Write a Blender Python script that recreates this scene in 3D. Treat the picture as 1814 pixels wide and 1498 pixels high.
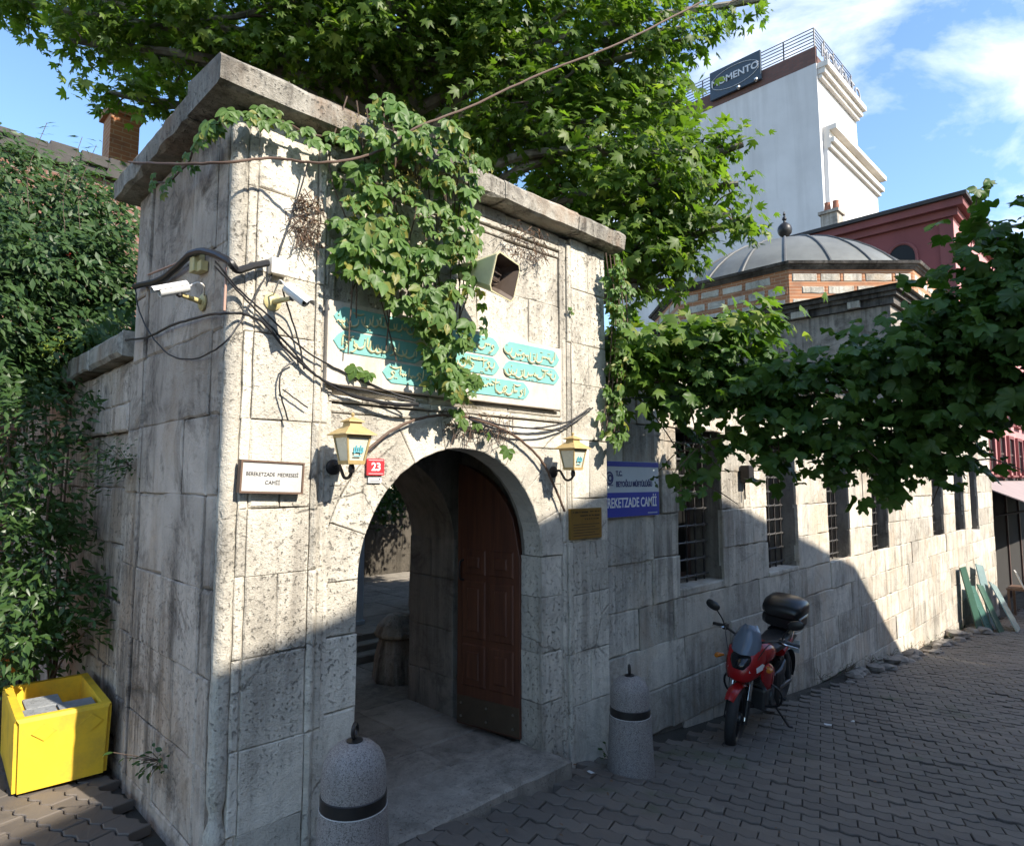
import bpy, bmesh, math, random
import numpy as np
from mathutils import Vector, Matrix
random.seed(7); RNG = np.random.default_rng(7)
PI = math.pi; R = math.radians
SC = bpy.context.scene; COL = SC.collection
for _o in list(bpy.data.objects): bpy.data.objects.remove(_o)

# ------------------------------------------------------------------ camera
CAM_POS = Vector((-1.109, -2.922, 1.65)); CAM_AZ = R(45.19); CAM_PITCH = R(5.02)
cam = bpy.data.cameras.new('camera'); cam.sensor_width = 36.0; cam.lens = 36.0 * 1149 / 1814
cam.clip_start = 0.05; cam.clip_end = 3000
co = bpy.data.objects.new('camera', cam); COL.objects.link(co); co.location = CAM_POS
co.rotation_euler = (PI / 2 + CAM_PITCH, 0, CAM_AZ - PI / 2); SC.camera = co
# ------------------------------------------------------------------ sky and sun
SUN_TO = Vector((0.17, -1.0, 0.80)).normalized()
wd = bpy.data.worlds.new('World'); SC.world = wd; wd.use_nodes = True
wn = wd.node_tree.nodes; wl = wd.node_tree.links; wn.clear()
wo = wn.new('ShaderNodeOutputWorld'); wb = wn.new('ShaderNodeBackground'); sky = wn.new('ShaderNodeTexSky')
sky.sky_type = 'NISHITA'; sky.sun_disc = False; sky.sun_elevation = math.asin(SUN_TO.z); sky.sun_rotation = math.atan2(SUN_TO.x, SUN_TO.y)
sky.air_density = 1.0; sky.dust_density = 0.4; sky.ozone_density = 1.0; sky.altitude = 50
tc = wn.new('ShaderNodeTexCoord'); mp = wn.new('ShaderNodeMapping'); mp.inputs['Scale'].default_value = (2.2, 2.2, 4.2); mp.inputs['Location'].default_value = (0.35, 0.2, 0.1)
cn = wn.new('ShaderNodeTexNoise'); cn.inputs['Scale'].default_value = 1.7; cn.inputs['Detail'].default_value = 9; cn.inputs['Roughness'].default_value = 0.58; cn.inputs['Distortion'].default_value = 0.35
cr = wn.new('ShaderNodeValToRGB'); cr.color_ramp.elements[0].position = 0.535; cr.color_ramp.elements[0].color = (0, 0, 0, 1); cr.color_ramp.elements[1].position = 0.80; cr.color_ramp.elements[1].color = (0.9, 0.9, 0.9, 1)
mx = wn.new('ShaderNodeMix'); mx.data_type = 'RGBA'; mx.inputs[7].default_value = (6.0, 6.2, 6.5, 1)
wl.new(tc.outputs['Generated'], mp.inputs['Vector']); wl.new(mp.outputs[0], cn.inputs['Vector']); wl.new(cn.outputs[0], cr.inputs[0])
hs_ = wn.new('ShaderNodeHueSaturation'); hs_.inputs['Saturation'].default_value = 1.12; hs_.inputs['Value'].default_value = 1.10
wl.new(sky.outputs[0], hs_.inputs['Color']); wl.new(cr.outputs[0], mx.inputs[0]); wl.new(hs_.outputs[0], mx.inputs[6]); wl.new(mx.outputs[2], wb.inputs[0]); wl.new(wb.outputs[0], wo.inputs[0])
wb.inputs[1].default_value = 0.15
sl = bpy.data.lights.new('sun', 'SUN'); sl.energy = 4.6; sl.angle = R(0.5); sl.color = (1.0, 0.92, 0.80)
so = bpy.data.objects.new('sun', sl); COL.objects.link(so); so.location = (4, -30, 30); so.rotation_euler = SUN_TO.to_track_quat('Z', 'Y').to_euler()
vs = SC.view_settings; vs.view_transform = 'Standard'; vs.look = 'None'; vs.gamma = 1; vs.use_curve_mapping = False; vs.exposure = 1.05
SC.cycles.max_bounces = 5; SC.cycles.diffuse_bounces = 3; SC.cycles.transmission_bounces = 4; SC.cycles.use_denoising = True; SC.cycles.use_adaptive_sampling = True; SC.cycles.adaptive_threshold = 0.02

# ------------------------------------------------------------------ helpers
def tag(o, label=None, cat=None, group=None, kind=None):
    if label: o['label'] = label
    if cat: o['category'] = cat
    if group: o['group'] = group
    if kind: o['kind'] = kind
    return o
def empty(name, loc=(0, 0, 0), label=None, cat=None, group=None, rz=0.0):
    o = bpy.data.objects.new(name, None); COL.objects.link(o); o.location = loc; o.rotation_euler = (0, 0, rz); o.empty_display_size = 0.1
    return tag(o, label, cat, group)
def link_mesh(name, me, parent=None, keep=True):
    o = bpy.data.objects.new(name, me); COL.objects.link(o)
    if parent is not None:
        o.parent = parent
    return o
def mk(name, vf, mat, parent=None, smooth=False):
    """vf in world space when the parent sits at the origin, else in the parent's space"""
    me = bpy.data.meshes.new(name); me.from_pydata([tuple(v) for v in vf[0]], [], vf[1]); me.materials.append(mat)
    me.update()
    if smooth: me.polygons.foreach_set('use_smooth', [True] * len(me.polygons)); me.set_sharp_from_angle(angle=R(38))
    return link_mesh(name, me, parent)
def join(*l):
    V = []; F = []
    for v, f in l:
        b = len(V); V += [tuple(a) for a in v]; F += [tuple(i + b for i in q) for q in f]
    return V, F
def xf(vf, M): return [tuple(M @ Vector(v)) for v in vf[0]], vf[1]
def box(x0, x1, y0, y1, z0, z1):
    return [(x0,y0,z0),(x1,y0,z0),(x1,y1,z0),(x0,y1,z0),(x0,y0,z1),(x1,y0,z1),(x1,y1,z1),(x0,y1,z1)], [(0,3,2,1),(4,5,6,7),(0,1,5,4),(1,2,6,5),(2,3,7,6),(3,0,4,7)]
def bbox(x0, x1, y0, y1, z0, z1, c=0.01):
    """box with all edges chamfered"""
    bm = bmesh.new(); v, f = box(x0, x1, y0, y1, z0, z1); vs_ = [bm.verts.new(a) for a in v]
    for q in f: bm.faces.new([vs_[i] for i in q])
    bmesh.ops.bevel(bm, geom=bm.edges[:], offset=c, segments=2, affect='EDGES', profile=0.6)
    bm.verts.index_update(); out = [tuple(a.co) for a in bm.verts], [tuple(a.index for a in g.verts) for g in bm.faces]; bm.free(); return out
def lathe(prof, n=24, o=(0, 0, 0)):
    V = []; F = []
    for r_, z in prof:
        for k in range(n): a = 2 * PI * k / n; V.append((o[0] + r_ * math.cos(a), o[1] + r_ * math.sin(a), o[2] + z))
    for i in range(len(prof) - 1):
        for k in range(n): F.append((i * n + k, i * n + (k + 1) % n, (i + 1) * n + (k + 1) % n, (i + 1) * n + k))
    F.append(tuple(range(n))[::-1]); F.append(tuple((len(prof) - 1) * n + k for k in range(n))); return V, F
def spline(P, m=6):
    P = [Vector(p) for p in P]; out = []
    for i in range(len(P) - 1):
        a = P[i - 1] if i else P[i] * 2 - P[i + 1]; b = P[i]; c = P[i + 1]; d = P[i + 2] if i + 2 < len(P) else P[i + 1] * 2 - P[i]
        for k in range(m):
            t = k / m; out.append(0.5 * ((2 * b) + (c - a) * t + (2 * a - 5 * b + 4 * c - d) * t * t + (3 * b - a - 3 * c + d) * t ** 3))
    return out + [P[-1]]
def tube(P, r, n=8, cap=True):
    P = [Vector(p) for p in P]; rs = r if isinstance(r, (list, tuple)) else [r] * len(P); V = []; F = []
    t0 = (P[1] - P[0]).normalized(); up = Vector((0, 0, 1)) if abs(t0.z) < 0.9 else Vector((1, 0, 0)); u = t0.cross(up).normalized()
    for i, p in enumerate(P):
        t = (P[min(i + 1, len(P) - 1)] - P[max(i - 1, 0)]).normalized(); u = (u - t * u.dot(t)).normalized(); w = t.cross(u)
        for k in range(n): a = 2 * PI * k / n; V.append(p + u * (rs[i] * math.cos(a)) + w * (rs[i] * math.sin(a)))
    for i in range(len(P) - 1):
        for k in range(n): F.append((i * n + k, i * n + (k + 1) % n, (i + 1) * n + (k + 1) % n, (i + 1) * n + k))
    if cap: F.append(tuple(range(n))[::-1]); F.append(tuple((len(P) - 1) * n + k for k in range(n)))
    return V, F
def bar(a, b, r, n=6): return tube([a, b], r, n)
def prism(poly, y0, y1):
    """polygon in (x,z), extruded along y"""
    n = len(poly); V = [(x, y0, z) for x, z in poly] + [(x, y1, z) for x, z in poly]
    F = [tuple(range(n)), tuple(range(2 * n - 1, n - 1, -1))] + [(i, i + n, (i + 1) % n + n, (i + 1) % n) for i in range(n)]
    return V, F
def loft(secs, n=16):
    """secs: (centre, half width along y, half height along z, exponent); runs along x"""
    V = []; F = []
    for c, hw, hh, e in secs:
        for k in range(n):
            a = 2 * PI * k / n; ca, sa = math.cos(a), math.sin(a)
            V.append((c[0], c[1] + hw * math.copysign(abs(ca) ** (2 / e), ca), c[2] + hh * math.copysign(abs(sa) ** (2 / e), sa)))
    for i in range(len(secs) - 1):
        for k in range(n): F.append((i * n + k, i * n + (k + 1) % n, (i + 1) * n + (k + 1) % n, (i + 1) * n + k))
    F.append(tuple(range(n))[::-1]); F.append(tuple((len(secs) - 1) * n + k for k in range(n))); return V, F
def torus(c, rad, r, axis='y', n=32, m=12, sq=1.0):
    V = []; F = []
    for i in range(n):
        a = 2 * PI * i / n
        for k in range(m):
            b = 2 * PI * k / m; q = rad + r * math.cos(b); h = r * sq * math.sin(b)
            p = (q * math.cos(a), h, q * math.sin(a)) if axis == 'y' else ((h, q * math.cos(a), q * math.sin(a)) if axis == 'x' else (q * math.cos(a), q * math.sin(a), h))
            V.append((c[0] + p[0], c[1] + p[1], c[2] + p[2]))
    for i in range(n):
        for k in range(m): F.append((i * m + k, i * m + (k + 1) % m, ((i + 1) % n) * m + (k + 1) % m, ((i + 1) % n) * m + k))
    return V, F
def dense(poly, sub, jit):
    out = []
    for i, p in enumerate(poly):
        q = poly[(i + 1) % len(poly)]; L = math.dist(p, q); k = max(1, int(L / sub))
        for j in range(k):
            t = j / k; out.append((p[0] + (q[0] - p[0]) * t + random.uniform(-jit, jit), p[1] + (q[1] - p[1]) * t + random.uniform(-jit, jit)))
    return out
def inset(poly, d):
    n = len(poly); A = sum(poly[i][0] * poly[(i + 1) % n][1] - poly[(i + 1) % n][0] * poly[i][1] for i in range(n)); s = 1 if A > 0 else -1; out = []
    for i in range(n):
        p0 = Vector(poly[i - 1]); p = Vector(poly[i]); p1 = Vector(poly[(i + 1) % n]); e0 = (p - p0).normalized(); e1 = (p1 - p).normalized()
        n0 = Vector((-e0.y, e0.x)) * s; n1 = Vector((-e1.y, e1.x)) * s; m = n0 + n1
        m = n0 if m.length < 0.2 else m * (1.0 / max(0.35, 1 + n0.dot(n1)))
        out.append((p.x + m.x * d, p.y + m.y * d))
    return out
def piece(poly, o, u, v, n, depth, ch=0.005, jit=0.0028, sub=0.11, dev=0.004, gap=0.0012):
    """a stone: polygon in the (u,v) plane through o, front towards n, chamfered worn edges, running back by depth"""
    A = sum(poly[i][0] * poly[(i + 1) % len(poly)][1] - poly[(i + 1) % len(poly)][0] * poly[i][1] for i in range(len(poly)))
    if A < 0: poly = poly[::-1]
    if sub < .2: ch *= random.choice((.6, .8, 1.0, 1.3, 2.0)); jit *= random.choice((.7, 1.0, 1.6)); gap *= random.choice((.7, 1.0, 1.8))
    poly = inset(dense(inset(poly, gap), sub, jit), 0); inn = inset(poly, ch); o = Vector(o); u = Vector(u); v = Vector(v); n = Vector(n)
    if u.cross(v).dot(n) < 0: poly = poly[::-1]; inn = inn[::-1]
    k = len(poly); d0 = random.uniform(-dev, dev); V = []
    for x, y in inn: V.append(o + u * x + v * y + n * (d0 + random.uniform(-0.001, 0.001)))
    for x, y in poly: V.append(o + u * x + v * y + n * (d0 - ch * 0.8))
    for x, y in poly: V.append(o + u * x + v * y - n * depth)
    F = [tuple(range(k))]
    for i in range(k):
        j = (i + 1) % k; F.append((i, i + k, j + k, j)); F.append((i + k, i + 2 * k, j + 2 * k, j + k))
    return V, F
def rect(x0, x1, z0, z1): return [(x0, z0), (x1, z0), (x1, z1), (x0, z1)]
def text_mesh(s, size, extr=0.001, ax='CENTER', sx=1.0, bold=0.0):
    c = bpy.data.curves.new('t', 'FONT'); c.body = s; c.size = size; c.extrude = extr; c.align_x = ax; c.align_y = 'CENTER'; c.resolution_u = 3; c.offset = bold
    o = bpy.data.objects.new('t', c); COL.objects.link(o); bpy.context.view_layer.update()
    dg = bpy.context.evaluated_depsgraph_get(); m = o.evaluated_get(dg).to_mesh(); V = [(v.co.x * sx, v.co.y, v.co.z) for v in m.vertices]; F = [tuple(p.vertices) for p in m.polygons]
    o.evaluated_get(dg).to_mesh_clear(); bpy.data.objects.remove(o); bpy.data.curves.remove(c); return V, F
FACADE = Matrix(((1, 0, 0, 0), (0, 0, -1, 0), (0, 1, 0, 0), (0, 0, 0, 1)))      # text xy -> xz plane facing -y
def facing(loc, M=FACADE): return Matrix.Translation(loc) @ M
GX = [-400, -8, -2, 0, 2.1, 3, 4, 6.34, 10.5, 16, 25, 60, 400]; GZ = [1.0, .30, .10, 0, -.19, -.34, -.45, -.67, -1.04, -1.46, -1.95, -3.2, -6]
def gz(x): return float(np.interp(x, GX, GZ))
VIEW = Vector((math.cos(CAM_AZ), math.sin(CAM_AZ), 0))

# ------------------------------------------------------------------ materials
class NT:
    def __init__(s, name):
        s.m = bpy.data.materials.new(name); s.m.use_nodes = True; s.t = s.m.node_tree; s.n = s.t.nodes; s.l = s.t.links
        s.b = s.n['Principled BSDF']; s.out = s.n['Material Output']; s.g = s.n.new('ShaderNodeNewGeometry')
    def new(s, k, **kw):
        a = s.n.new(k)
        for q, v in kw.items(): setattr(a, q, v)
        return a
    def pos(s, sc=(1, 1, 1), obj=False):
        a = s.new('ShaderNodeMapping'); a.inputs['Scale'].default_value = sc
        if obj: t = s.new('ShaderNodeTexCoord'); s.l.new(t.outputs['Object'], a.inputs[0])
        else: s.l.new(s.g.outputs['Position'], a.inputs[0])
        return a.outputs[0]
    def noise(s, vec, scale, detail=6, rough=0.6, dist=0.0):
        a = s.new('ShaderNodeTexNoise'); a.inputs['Scale'].default_value = scale; a.inputs['Detail'].default_value = detail; a.inputs['Roughness'].default_value = rough; a.inputs['Distortion'].default_value = dist
        s.l.new(vec, a.inputs['Vector']); return a.outputs[0]
    def ramp(s, f, p0, p1, c0=(0, 0, 0), c1=(1, 1, 1)):
        a = s.new('ShaderNodeValToRGB'); e = a.color_ramp.elements; e[0].position = p0; e[1].position = p1; e[0].color = (*c0, 1); e[1].color = (*c1, 1); s.l.new(f, a.inputs[0]); return a.outputs[0]
    def mix(s, f, a, b, mode='MIX'):
        m = s.new('ShaderNodeMix'); m.data_type = 'RGBA'; m.blend_type = mode
        for sock, v in ((m.inputs[0], f), (m.inputs[6], a), (m.inputs[7], b)):
            if isinstance(v, (int, float)): sock.default_value = v
            elif isinstance(v, tuple): sock.default_value = (*v, 1)
            else: s.l.new(v, sock)
        return m.outputs[2]
    def math(s, op, a, b=0.0):
        m = s.new('ShaderNodeMath', operation=op)
        for sock, v in ((m.inputs[0], a), (m.inputs[1], b)):
            if isinstance(v, (int, float)): sock.default_value = v
            else: s.l.new(v, sock)
        return m.outputs[0]
    def rnd(s): return s.new('ShaderNodeObjectInfo').outputs['Random']
    def isl(s): return s.g.outputs['Random Per Island']
    def bump(s, h, strength=0.3, dist=0.01, prev=None):
        a = s.new('ShaderNodeBump'); a.inputs['Strength'].default_value = strength; a.inputs['Distance'].default_value = dist; s.l.new(h, a.inputs['Height'])
        if prev is not None: s.l.new(prev, a.inputs['Normal'])
        return a.outputs[0]
    def fin(s, col=None, rough=0.8, nrm=None, metal=0.0, spec=None):
        if col is not None:
            if isinstance(col, tuple): s.b.inputs['Base Color'].default_value = (*col, 1)
            else: s.l.new(col, s.b.inputs['Base Color'])
        if isinstance(rough, (int, float)): s.b.inputs['Roughness'].default_value = rough
        else: s.l.new(rough, s.b.inputs['Roughness'])
        s.b.inputs['Metallic'].default_value = metal
        if spec is not None: s.b.inputs['Specular IOR Level'].default_value = spec
        if nrm is not None: s.l.new(nrm, s.b.inputs['Normal'])
        return s.m
def stone(name, c0, c1, dark, streak=0.5, pit=0.6, sc=1.0, var=0.25, bumpk=0.45, warm=None, crack=0.0):
    t = NT(name); p = t.pos(); n1 = t.noise(p, 1.6 * sc, 6, 0.65, 0.3); col = t.mix(t.ramp(n1, 0.38, 0.64), c0, c1)
    n5 = t.noise(p, 6.5 * sc, 6, 0.75); col = t.mix(t.math('MULTIPLY', t.ramp(n5, 0.44, 0.72), 0.45), col, tuple(a * 0.62 for a in c0))
    n2 = t.noise(t.pos((9, 9, 0.5)), 1.0 * sc, 5, 0.7, 0.3); pb = t.noise(p, 0.85, 3, 0.6)
    st = t.math('MULTIPLY', t.math('MULTIPLY', t.ramp(n2, 0.44, 0.66), t.ramp(pb, 0.38, 0.58)), min(1.0, streak)); col = t.mix(st, col, dark)
    n4 = t.noise(p, 2.9 * sc, 7, 0.78, 0.8); col = t.mix(t.math('MULTIPLY', t.ramp(n4, 0.49, 0.68), min(0.85, 0.85 * streak)), col, tuple(a * 0.8 for a in dark))
    if warm: col = t.mix(t.math('MULTIPLY', t.ramp(t.noise(t.pos((1.3, 1.3, 0.8)), 1.9, 5, 0.65), 0.50, 0.66), 0.6), col, warm)
    n7 = t.noise(t.pos((1, 1, 0.22)), 13 * sc, 5, 0.75, 0.3); sm = t.ramp(t.noise(p, 1.0, 4, 0.7, 0.5), 0.47, 0.64); col = t.mix(t.math('MULTIPLY', t.math('MULTIPLY', t.ramp(n7, 0.47, 0.66), sm), min(0.8, 0.7 * streak)), col, tuple(a * 0.9 for a in dark))
    pm = t.ramp(pb, 0.38, 0.54); n6 = t.noise(p, 46 * sc, 4, 0.7); nf = t.noise(p, 110 * sc, 2, 0.8)
    pits = t.math('MULTIPLY', t.ramp(n6, 0.58, 0.66), pm); mk_ = t.math('MULTIPLY', t.math('MAXIMUM', pits, t.math('MULTIPLY', t.ramp(nf, 0.55, 0.72), 0.35)), pit)
    col = t.mix(mk_, col, tuple(a * 0.34 for a in c0))
    hgt = t.math('SUBTRACT', t.math('ADD', t.math('MULTIPLY', n5, 0.8), t.math('ADD', t.math('MULTIPLY', nf, 0.30), t.math('MULTIPLY', n6, 0.35))), t.math('MULTIPLY', pits, 0.45))
    if crack > 0:
        vo = t.new('ShaderNodeTexVoronoi', feature='DISTANCE_TO_EDGE'); vo.inputs['Scale'].default_value = 1.35; t.l.new(t.mix(0.16, p, t.noise(p, 4.5, 5, 0.7)), vo.inputs['Vector'])
        ck = t.math('MULTIPLY', t.ramp(vo.outputs['Distance'], 0.002, 0.009, (1, 1, 1), (0, 0, 0)), t.math('MULTIPLY', t.ramp(n1, 0.50, 0.56), crack)); col = t.mix(ck, col, tuple(a * 0.18 for a in c0)); hgt = t.math('SUBTRACT', hgt, t.math('MULTIPLY', ck, 0.6))
    va = t.math('ADD', t.math('MULTIPLY', t.rnd(), var), 1 - var * 0.6); col = t.mix(1.0, col, va, 'MULTIPLY')
    nrm = t.bump(hgt, bumpk * 1.7, 0.016)
    return t.fin(col, 0.92, nrm, spec=0.2)
def paint(name, c, rough=0.5, dirt=0.3, sc=8, metal=0.0, bumpk=0.08, dc=None, spec=None):
    t = NT(name); p = t.pos(obj=True); n = t.noise(p, sc, 8, 0.7); col = t.mix(t.math('MULTIPLY', t.ramp(n, 0.45, 0.72), dirt), c, dc or tuple(a * 0.45 for a in c))
    rg = t.math('ADD', t.math('MULTIPLY', t.noise(p, sc * 2.3, 5), 0.25), max(0.02, rough - 0.12))
    return t.fin(col, rg, t.bump(t.noise(p, sc * 5, 6), bumpk, 0.004), metal, spec)
def leaf(name, c0, c1, c2=None, tr=0.35, rough=0.45):
    t = NT(name); r1 = t.math('FRACT', t.math('ADD', t.isl(), t.rnd())); p = t.pos(); n = t.noise(p, 1.3, 4)
    col = t.mix(r1, c0, c1); col = t.mix(t.ramp(n, 0.4, 0.65), col, tuple((a + b) / 2 * 0.8 for a, b in zip(c0, c1)))
    if c2: col = t.mix(t.ramp(t.math('FRACT', t.math('MULTIPLY', r1, 7.13)), 0.9, 0.93), col, c2)
    t.fin(col, rough, None, spec=0.3)
    tl = t.new('ShaderNodeBsdfTranslucent'); t.l.new(t.mix(1.0, col, (1.5, 1.7, 0.6), 'MULTIPLY'), tl.inputs[0]); ms = t.new('ShaderNodeMixShader'); ms.inputs[0].default_value = tr
    t.l.new(t.b.outputs[0], ms.inputs[1]); t.l.new(tl.outputs[0], ms.inputs[2]); t.l.new(ms.outputs[0], t.out.inputs[0]); return t.m
def plain(name, c, rough=0.6, metal=0.0, spec=None): t = NT(name); return t.fin(c, rough, None, metal, spec)
M = {}
M['stone'] = stone('limestone_facade', (.68, .63, .53), (.54, .50, .425), (.17, .15, .125), 0.58, 0.75, bumpk=.7, crack=.5, var=.35)
M['stone_side'] = stone('limestone_side', (.59, .50, .415), (.46, .385, .315), (.075, .06, .048), 1.0, 0.7, warm=(.43, .32, .23), bumpk=.6, crack=.3, var=.3)  # side stone browner: warm bounced light put into its colour
M['stone_wall'] = stone('mosque_wall_stone', (.68, .63, .53), (.54, .50, .43), (.14, .12, .10), 0.68, 0.7, warm=(.50, .39, .28), bumpk=.6, crack=.25, var=.4)
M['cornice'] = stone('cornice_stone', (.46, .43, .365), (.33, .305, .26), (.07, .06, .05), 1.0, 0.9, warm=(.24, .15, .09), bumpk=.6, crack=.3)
M['passage'] = stone('passage_stone', (.30, .275, .235), (.22, .20, .17), (.06, .055, .045), 0.8, 0.6)  # gate stone darkened in colour for the shade inside the passage
M['court_wall'] = stone('courtyard_shaded_stone', (.12, .105, .085), (.085, .075, .06), (.03, .027, .022), 0.7, 0.5)  # dark colour stands in for shade on the courtyard wall
M['mortar'] = stone('mortar', (.30, .27, .225), (.20, .18, .15), (.06, .055, .045), 0.6, 0.5)
M['floor_stone'] = stone('passage_floor', (.34, .305, .255), (.25, .225, .19), (.08, .07, .06), 0.5, 0.6)
M['plaster'] = stone('hall_plaster', (.44, .39, .33), (.34, .30, .255), (.07, .06, .05), 0.9, 0.4, bumpk=0.3)
M['dark_cornice'] = stone('sooty_cornice', (.20, .18, .16), (.07, .062, .055), (.02, .018, .016), 0.9, 0.4)
M['marble'] = stone('plaque_marble', (.66, .59, .50), (.58, .51, .43), (.30, .26, .21), 0.4, 0.25, bumpk=0.12)
M['grey_marble'] = stone('grey_marble', (.50, .49, .46), (.42, .41, .39), (.25, .24, .22), 0.3, 0.2, bumpk=.06)
M['granite'] = None
def granite():
    t = NT('bollard_terrazzo'); p = t.pos(obj=True); v = t.new('ShaderNodeTexVoronoi'); v.inputs['Scale'].default_value = 115; t.l.new(p, v.inputs['Vector'])
    col = t.mix(t.ramp(t.noise(p, 190, 3, 0.8), 0.36, 0.66), (.045, .042, .04), (.36, .325, .30)); col = t.mix(t.ramp(v.outputs['Color'], 0.55, 0.75), col, (.23, .21, .20))
    st = t.ramp(t.noise(t.pos((3, 3, 0.9), True), 2.0, 6, 0.7), 0.48, 0.72); col = t.mix(t.math('MULTIPLY', st, 0.45), col, (.07, .065, .06))
    return t.fin(col, 0.75, t.bump(t.noise(p, 90, 4), 0.25, 0.003))
M['granite'] = granite()
def paver_mat():
    t = NT('concrete_paver'); p = t.pos(); r1 = t.math('FRACT', t.math('ADD', t.isl(), t.rnd())); n = t.noise(p, 0.9, 5, 0.6)
    col = t.mix(t.ramp(n, 0.42, 0.60), (.150, .126, .104), (.128, .113, .096)); col = t.mix(t.math('MULTIPLY', r1, 0.6), col, (.075, .064, .056))
    col = t.mix(t.math('MULTIPLY', t.ramp(t.noise(p, 3.1, 8, 0.7), 0.55, 0.75), 0.6), col, (.040, .036, .033)); col = t.mix(t.math('MULTIPLY', t.ramp(t.noise(p, 55, 5, 0.8), 0.58, 0.72), 0.5), col, (.15, .135, .12))
    col = t.mix(t.math('MULTIPLY', t.ramp(t.noise(p, 1.9, 6, 0.7), 0.60, 0.70), 0.5), col, (.055, .072, .028))
    return t.fin(col, 0.72, t.bump(t.noise(p, 70, 6, 0.8), 0.35, 0.004), spec=0.35)
M['paver'] = paver_mat()
M['soil'] = stone('joint_soil', (.085, .075, .06), (.05, .045, .038), (.025, .024, .02), 0.4, 0.4)
M['leaf_tree'] = leaf('plane_leaf', (.060, .114, .017), (.136, .208, .033), (.20, .25, .05), 0.5)
M['leaf_vine'] = leaf('grape_leaf', (.036, .086, .018), (.086, .155, .030), None, 0.33)
M['leaf_sunlit_tint'] = leaf('sunlit_tint_vine_leaf', (.075, .150, .020), (.150, .235, .036), (.20, .24, .05), 0.45)  # brighter copy of the vine leaf, sunlight put into its colour
M['leaf_creeper'] = leaf('creeper_leaf', (.075, .150, .034), (.150, .240, .062), (.22, .22, .05), 0.34)
M['leaf_bush'] = leaf('bush_leaf', (.028, .066, .020), (.070, .122, .038), None, 0.26)
M['leaf_shrub'] = leaf('shrub_leaf', (.030, .070, .018), (.06, .11, .028), None, 0.25, 0.35)
M['leaf_yellow'] = leaf('yellow_green_leaf', (.16, .22, .03), (.24, .28, .05), None, 0.4)
M['berry'] = leaf('creeper_buds', (.18, .15, .03), (.26, .20, .05), None, 0.2)
M['red_flower'] = leaf('red_flower', (.30, .02, .02), (.42, .04, .03), None, 0.2)
M['twig'] = paint('twig_brown', (.10, .065, .045), 0.8, 0.5, 30)
M['dry'] = leaf('dry_twigs', (.12, .07, .04), (.17, .10, .06), None, 0.1, 0.8)
def bark():
    t = NT('plane_bark'); p = t.pos(); col = t.mix(t.ramp(t.noise(p, 4, 6, 0.6, 0.5), 0.42, 0.58), (.10, .085, .065), (.22, .20, .16)); return t.fin(col, 0.85, t.bump(t.noise(p, 9, 6), 0.4, 0.02))
M['bark'] = bark()
M['cable'] = plain('black_cable', (.012, .012, .014), 0.45); M['cable_brown'] = plain('brown_stem', (.10, .06, .04), 0.7); M['copper'] = plain('pink_wire', (.45, .27, .20), 0.5)
M['white_plastic'] = paint('white_plastic', (.70, .66, .60), 0.4, 0.3, 14); M['cream_metal'] = paint('cream_metal', (.55, .47, .22), 0.45, 0.35, 20)
M['cam_shell'] = paint('camera_shell', (.72, .72, .70), 0.3, 0.25, 14); M['glass_dark'] = plain('dark_glass', (.01, .01, .012), 0.08)
M['lantern'] = paint('lantern_yellow', (.46, .33, .14), 0.55, 0.55, 14, bumpk=0.12); M['lantern_glass'] = paint('lantern_pane', (.60, .58, .46), 0.25, 0.3, 10)
M['black_iron'] = paint('black_iron', (.018, .017, .017), 0.45, 0.4, 20, 0.3, dc=(.05, .035, .025)); M['teal_print'] = plain('teal_emblem', (.10, .36, .42), 0.6)
M['horn'] = paint('horn_cream', (.62, .56, .34), 0.45, 0.3, 9); M['lettering_grey'] = plain('grey_lettering', (.30, .30, .31), 0.6)
M['horn_in'] = paint('horn_inside', (.075, .05, .035), 0.6, 0.4, 12)
M['teal'] = paint('cartouche_teal', (.17, .41, .375), 0.7, 0.45, 12, dc=(.12, .27, .25)); M['gold'] = paint('inscription_gold', (.52, .50, .30), 0.7, 0.4, 14)
M['red_plate'] = paint('red_enamel', (.62, .035, .045), 0.3, 0.1, 8); M['white_print'] = plain('white_print', (.8, .8, .8), 0.5); M['dark_print'] = plain('dark_print', (.03, .03, .035), 0.6)
M['brass'] = paint('brass_plate', (.30, .19, .05), 0.38, 0.35, 12, 0.75); M['brass_dark'] = plain('brass_letters', (.06, .035, .012), 0.6)
M['blue'] = paint('sign_blue', (.006, .035, .36), 0.35, 0.15, 6); M['sign_white'] = paint('sign_white', (.55, .60, .62), 0.4, 0.2, 5); M['navy'] = plain('navy_print', (.02, .03, .15), 0.5)
def wood():
    t = NT('red_brown_wood'); p = t.pos((14, 14, 0.9)); g = t.noise(p, 2.2, 7, 0.6, 0.4); col = t.mix(t.ramp(g, 0.35, 0.68), (.060, .019, .010), (.110, .037, .017)); return t.fin(col, 0.5, t.bump(g, 0.25, 0.004))
M['wood'] = wood(); M['kick'] = paint('kick_plate', (.10, .075, .05), 0.45, 0.4, 10, 0.5); M['stud'] = plain('steel_stud', (.5, .48, .45), 0.3, 1.0)
M['yellow'] = paint('planter_yellow', (.72, .47, .025), 0.65, 0.75, 5, dc=(.36, .24, .04), bumpk=0.2); M['orange'] = paint('orange_plastic', (.72, .24, .02), 0.5, 0.2, 8)
M['grey_slab'] = stone('planter_slab', (.33, .34, .34), (.25, .26, .26), (.1, .1, .1), 0.3, 0.3)
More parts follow.
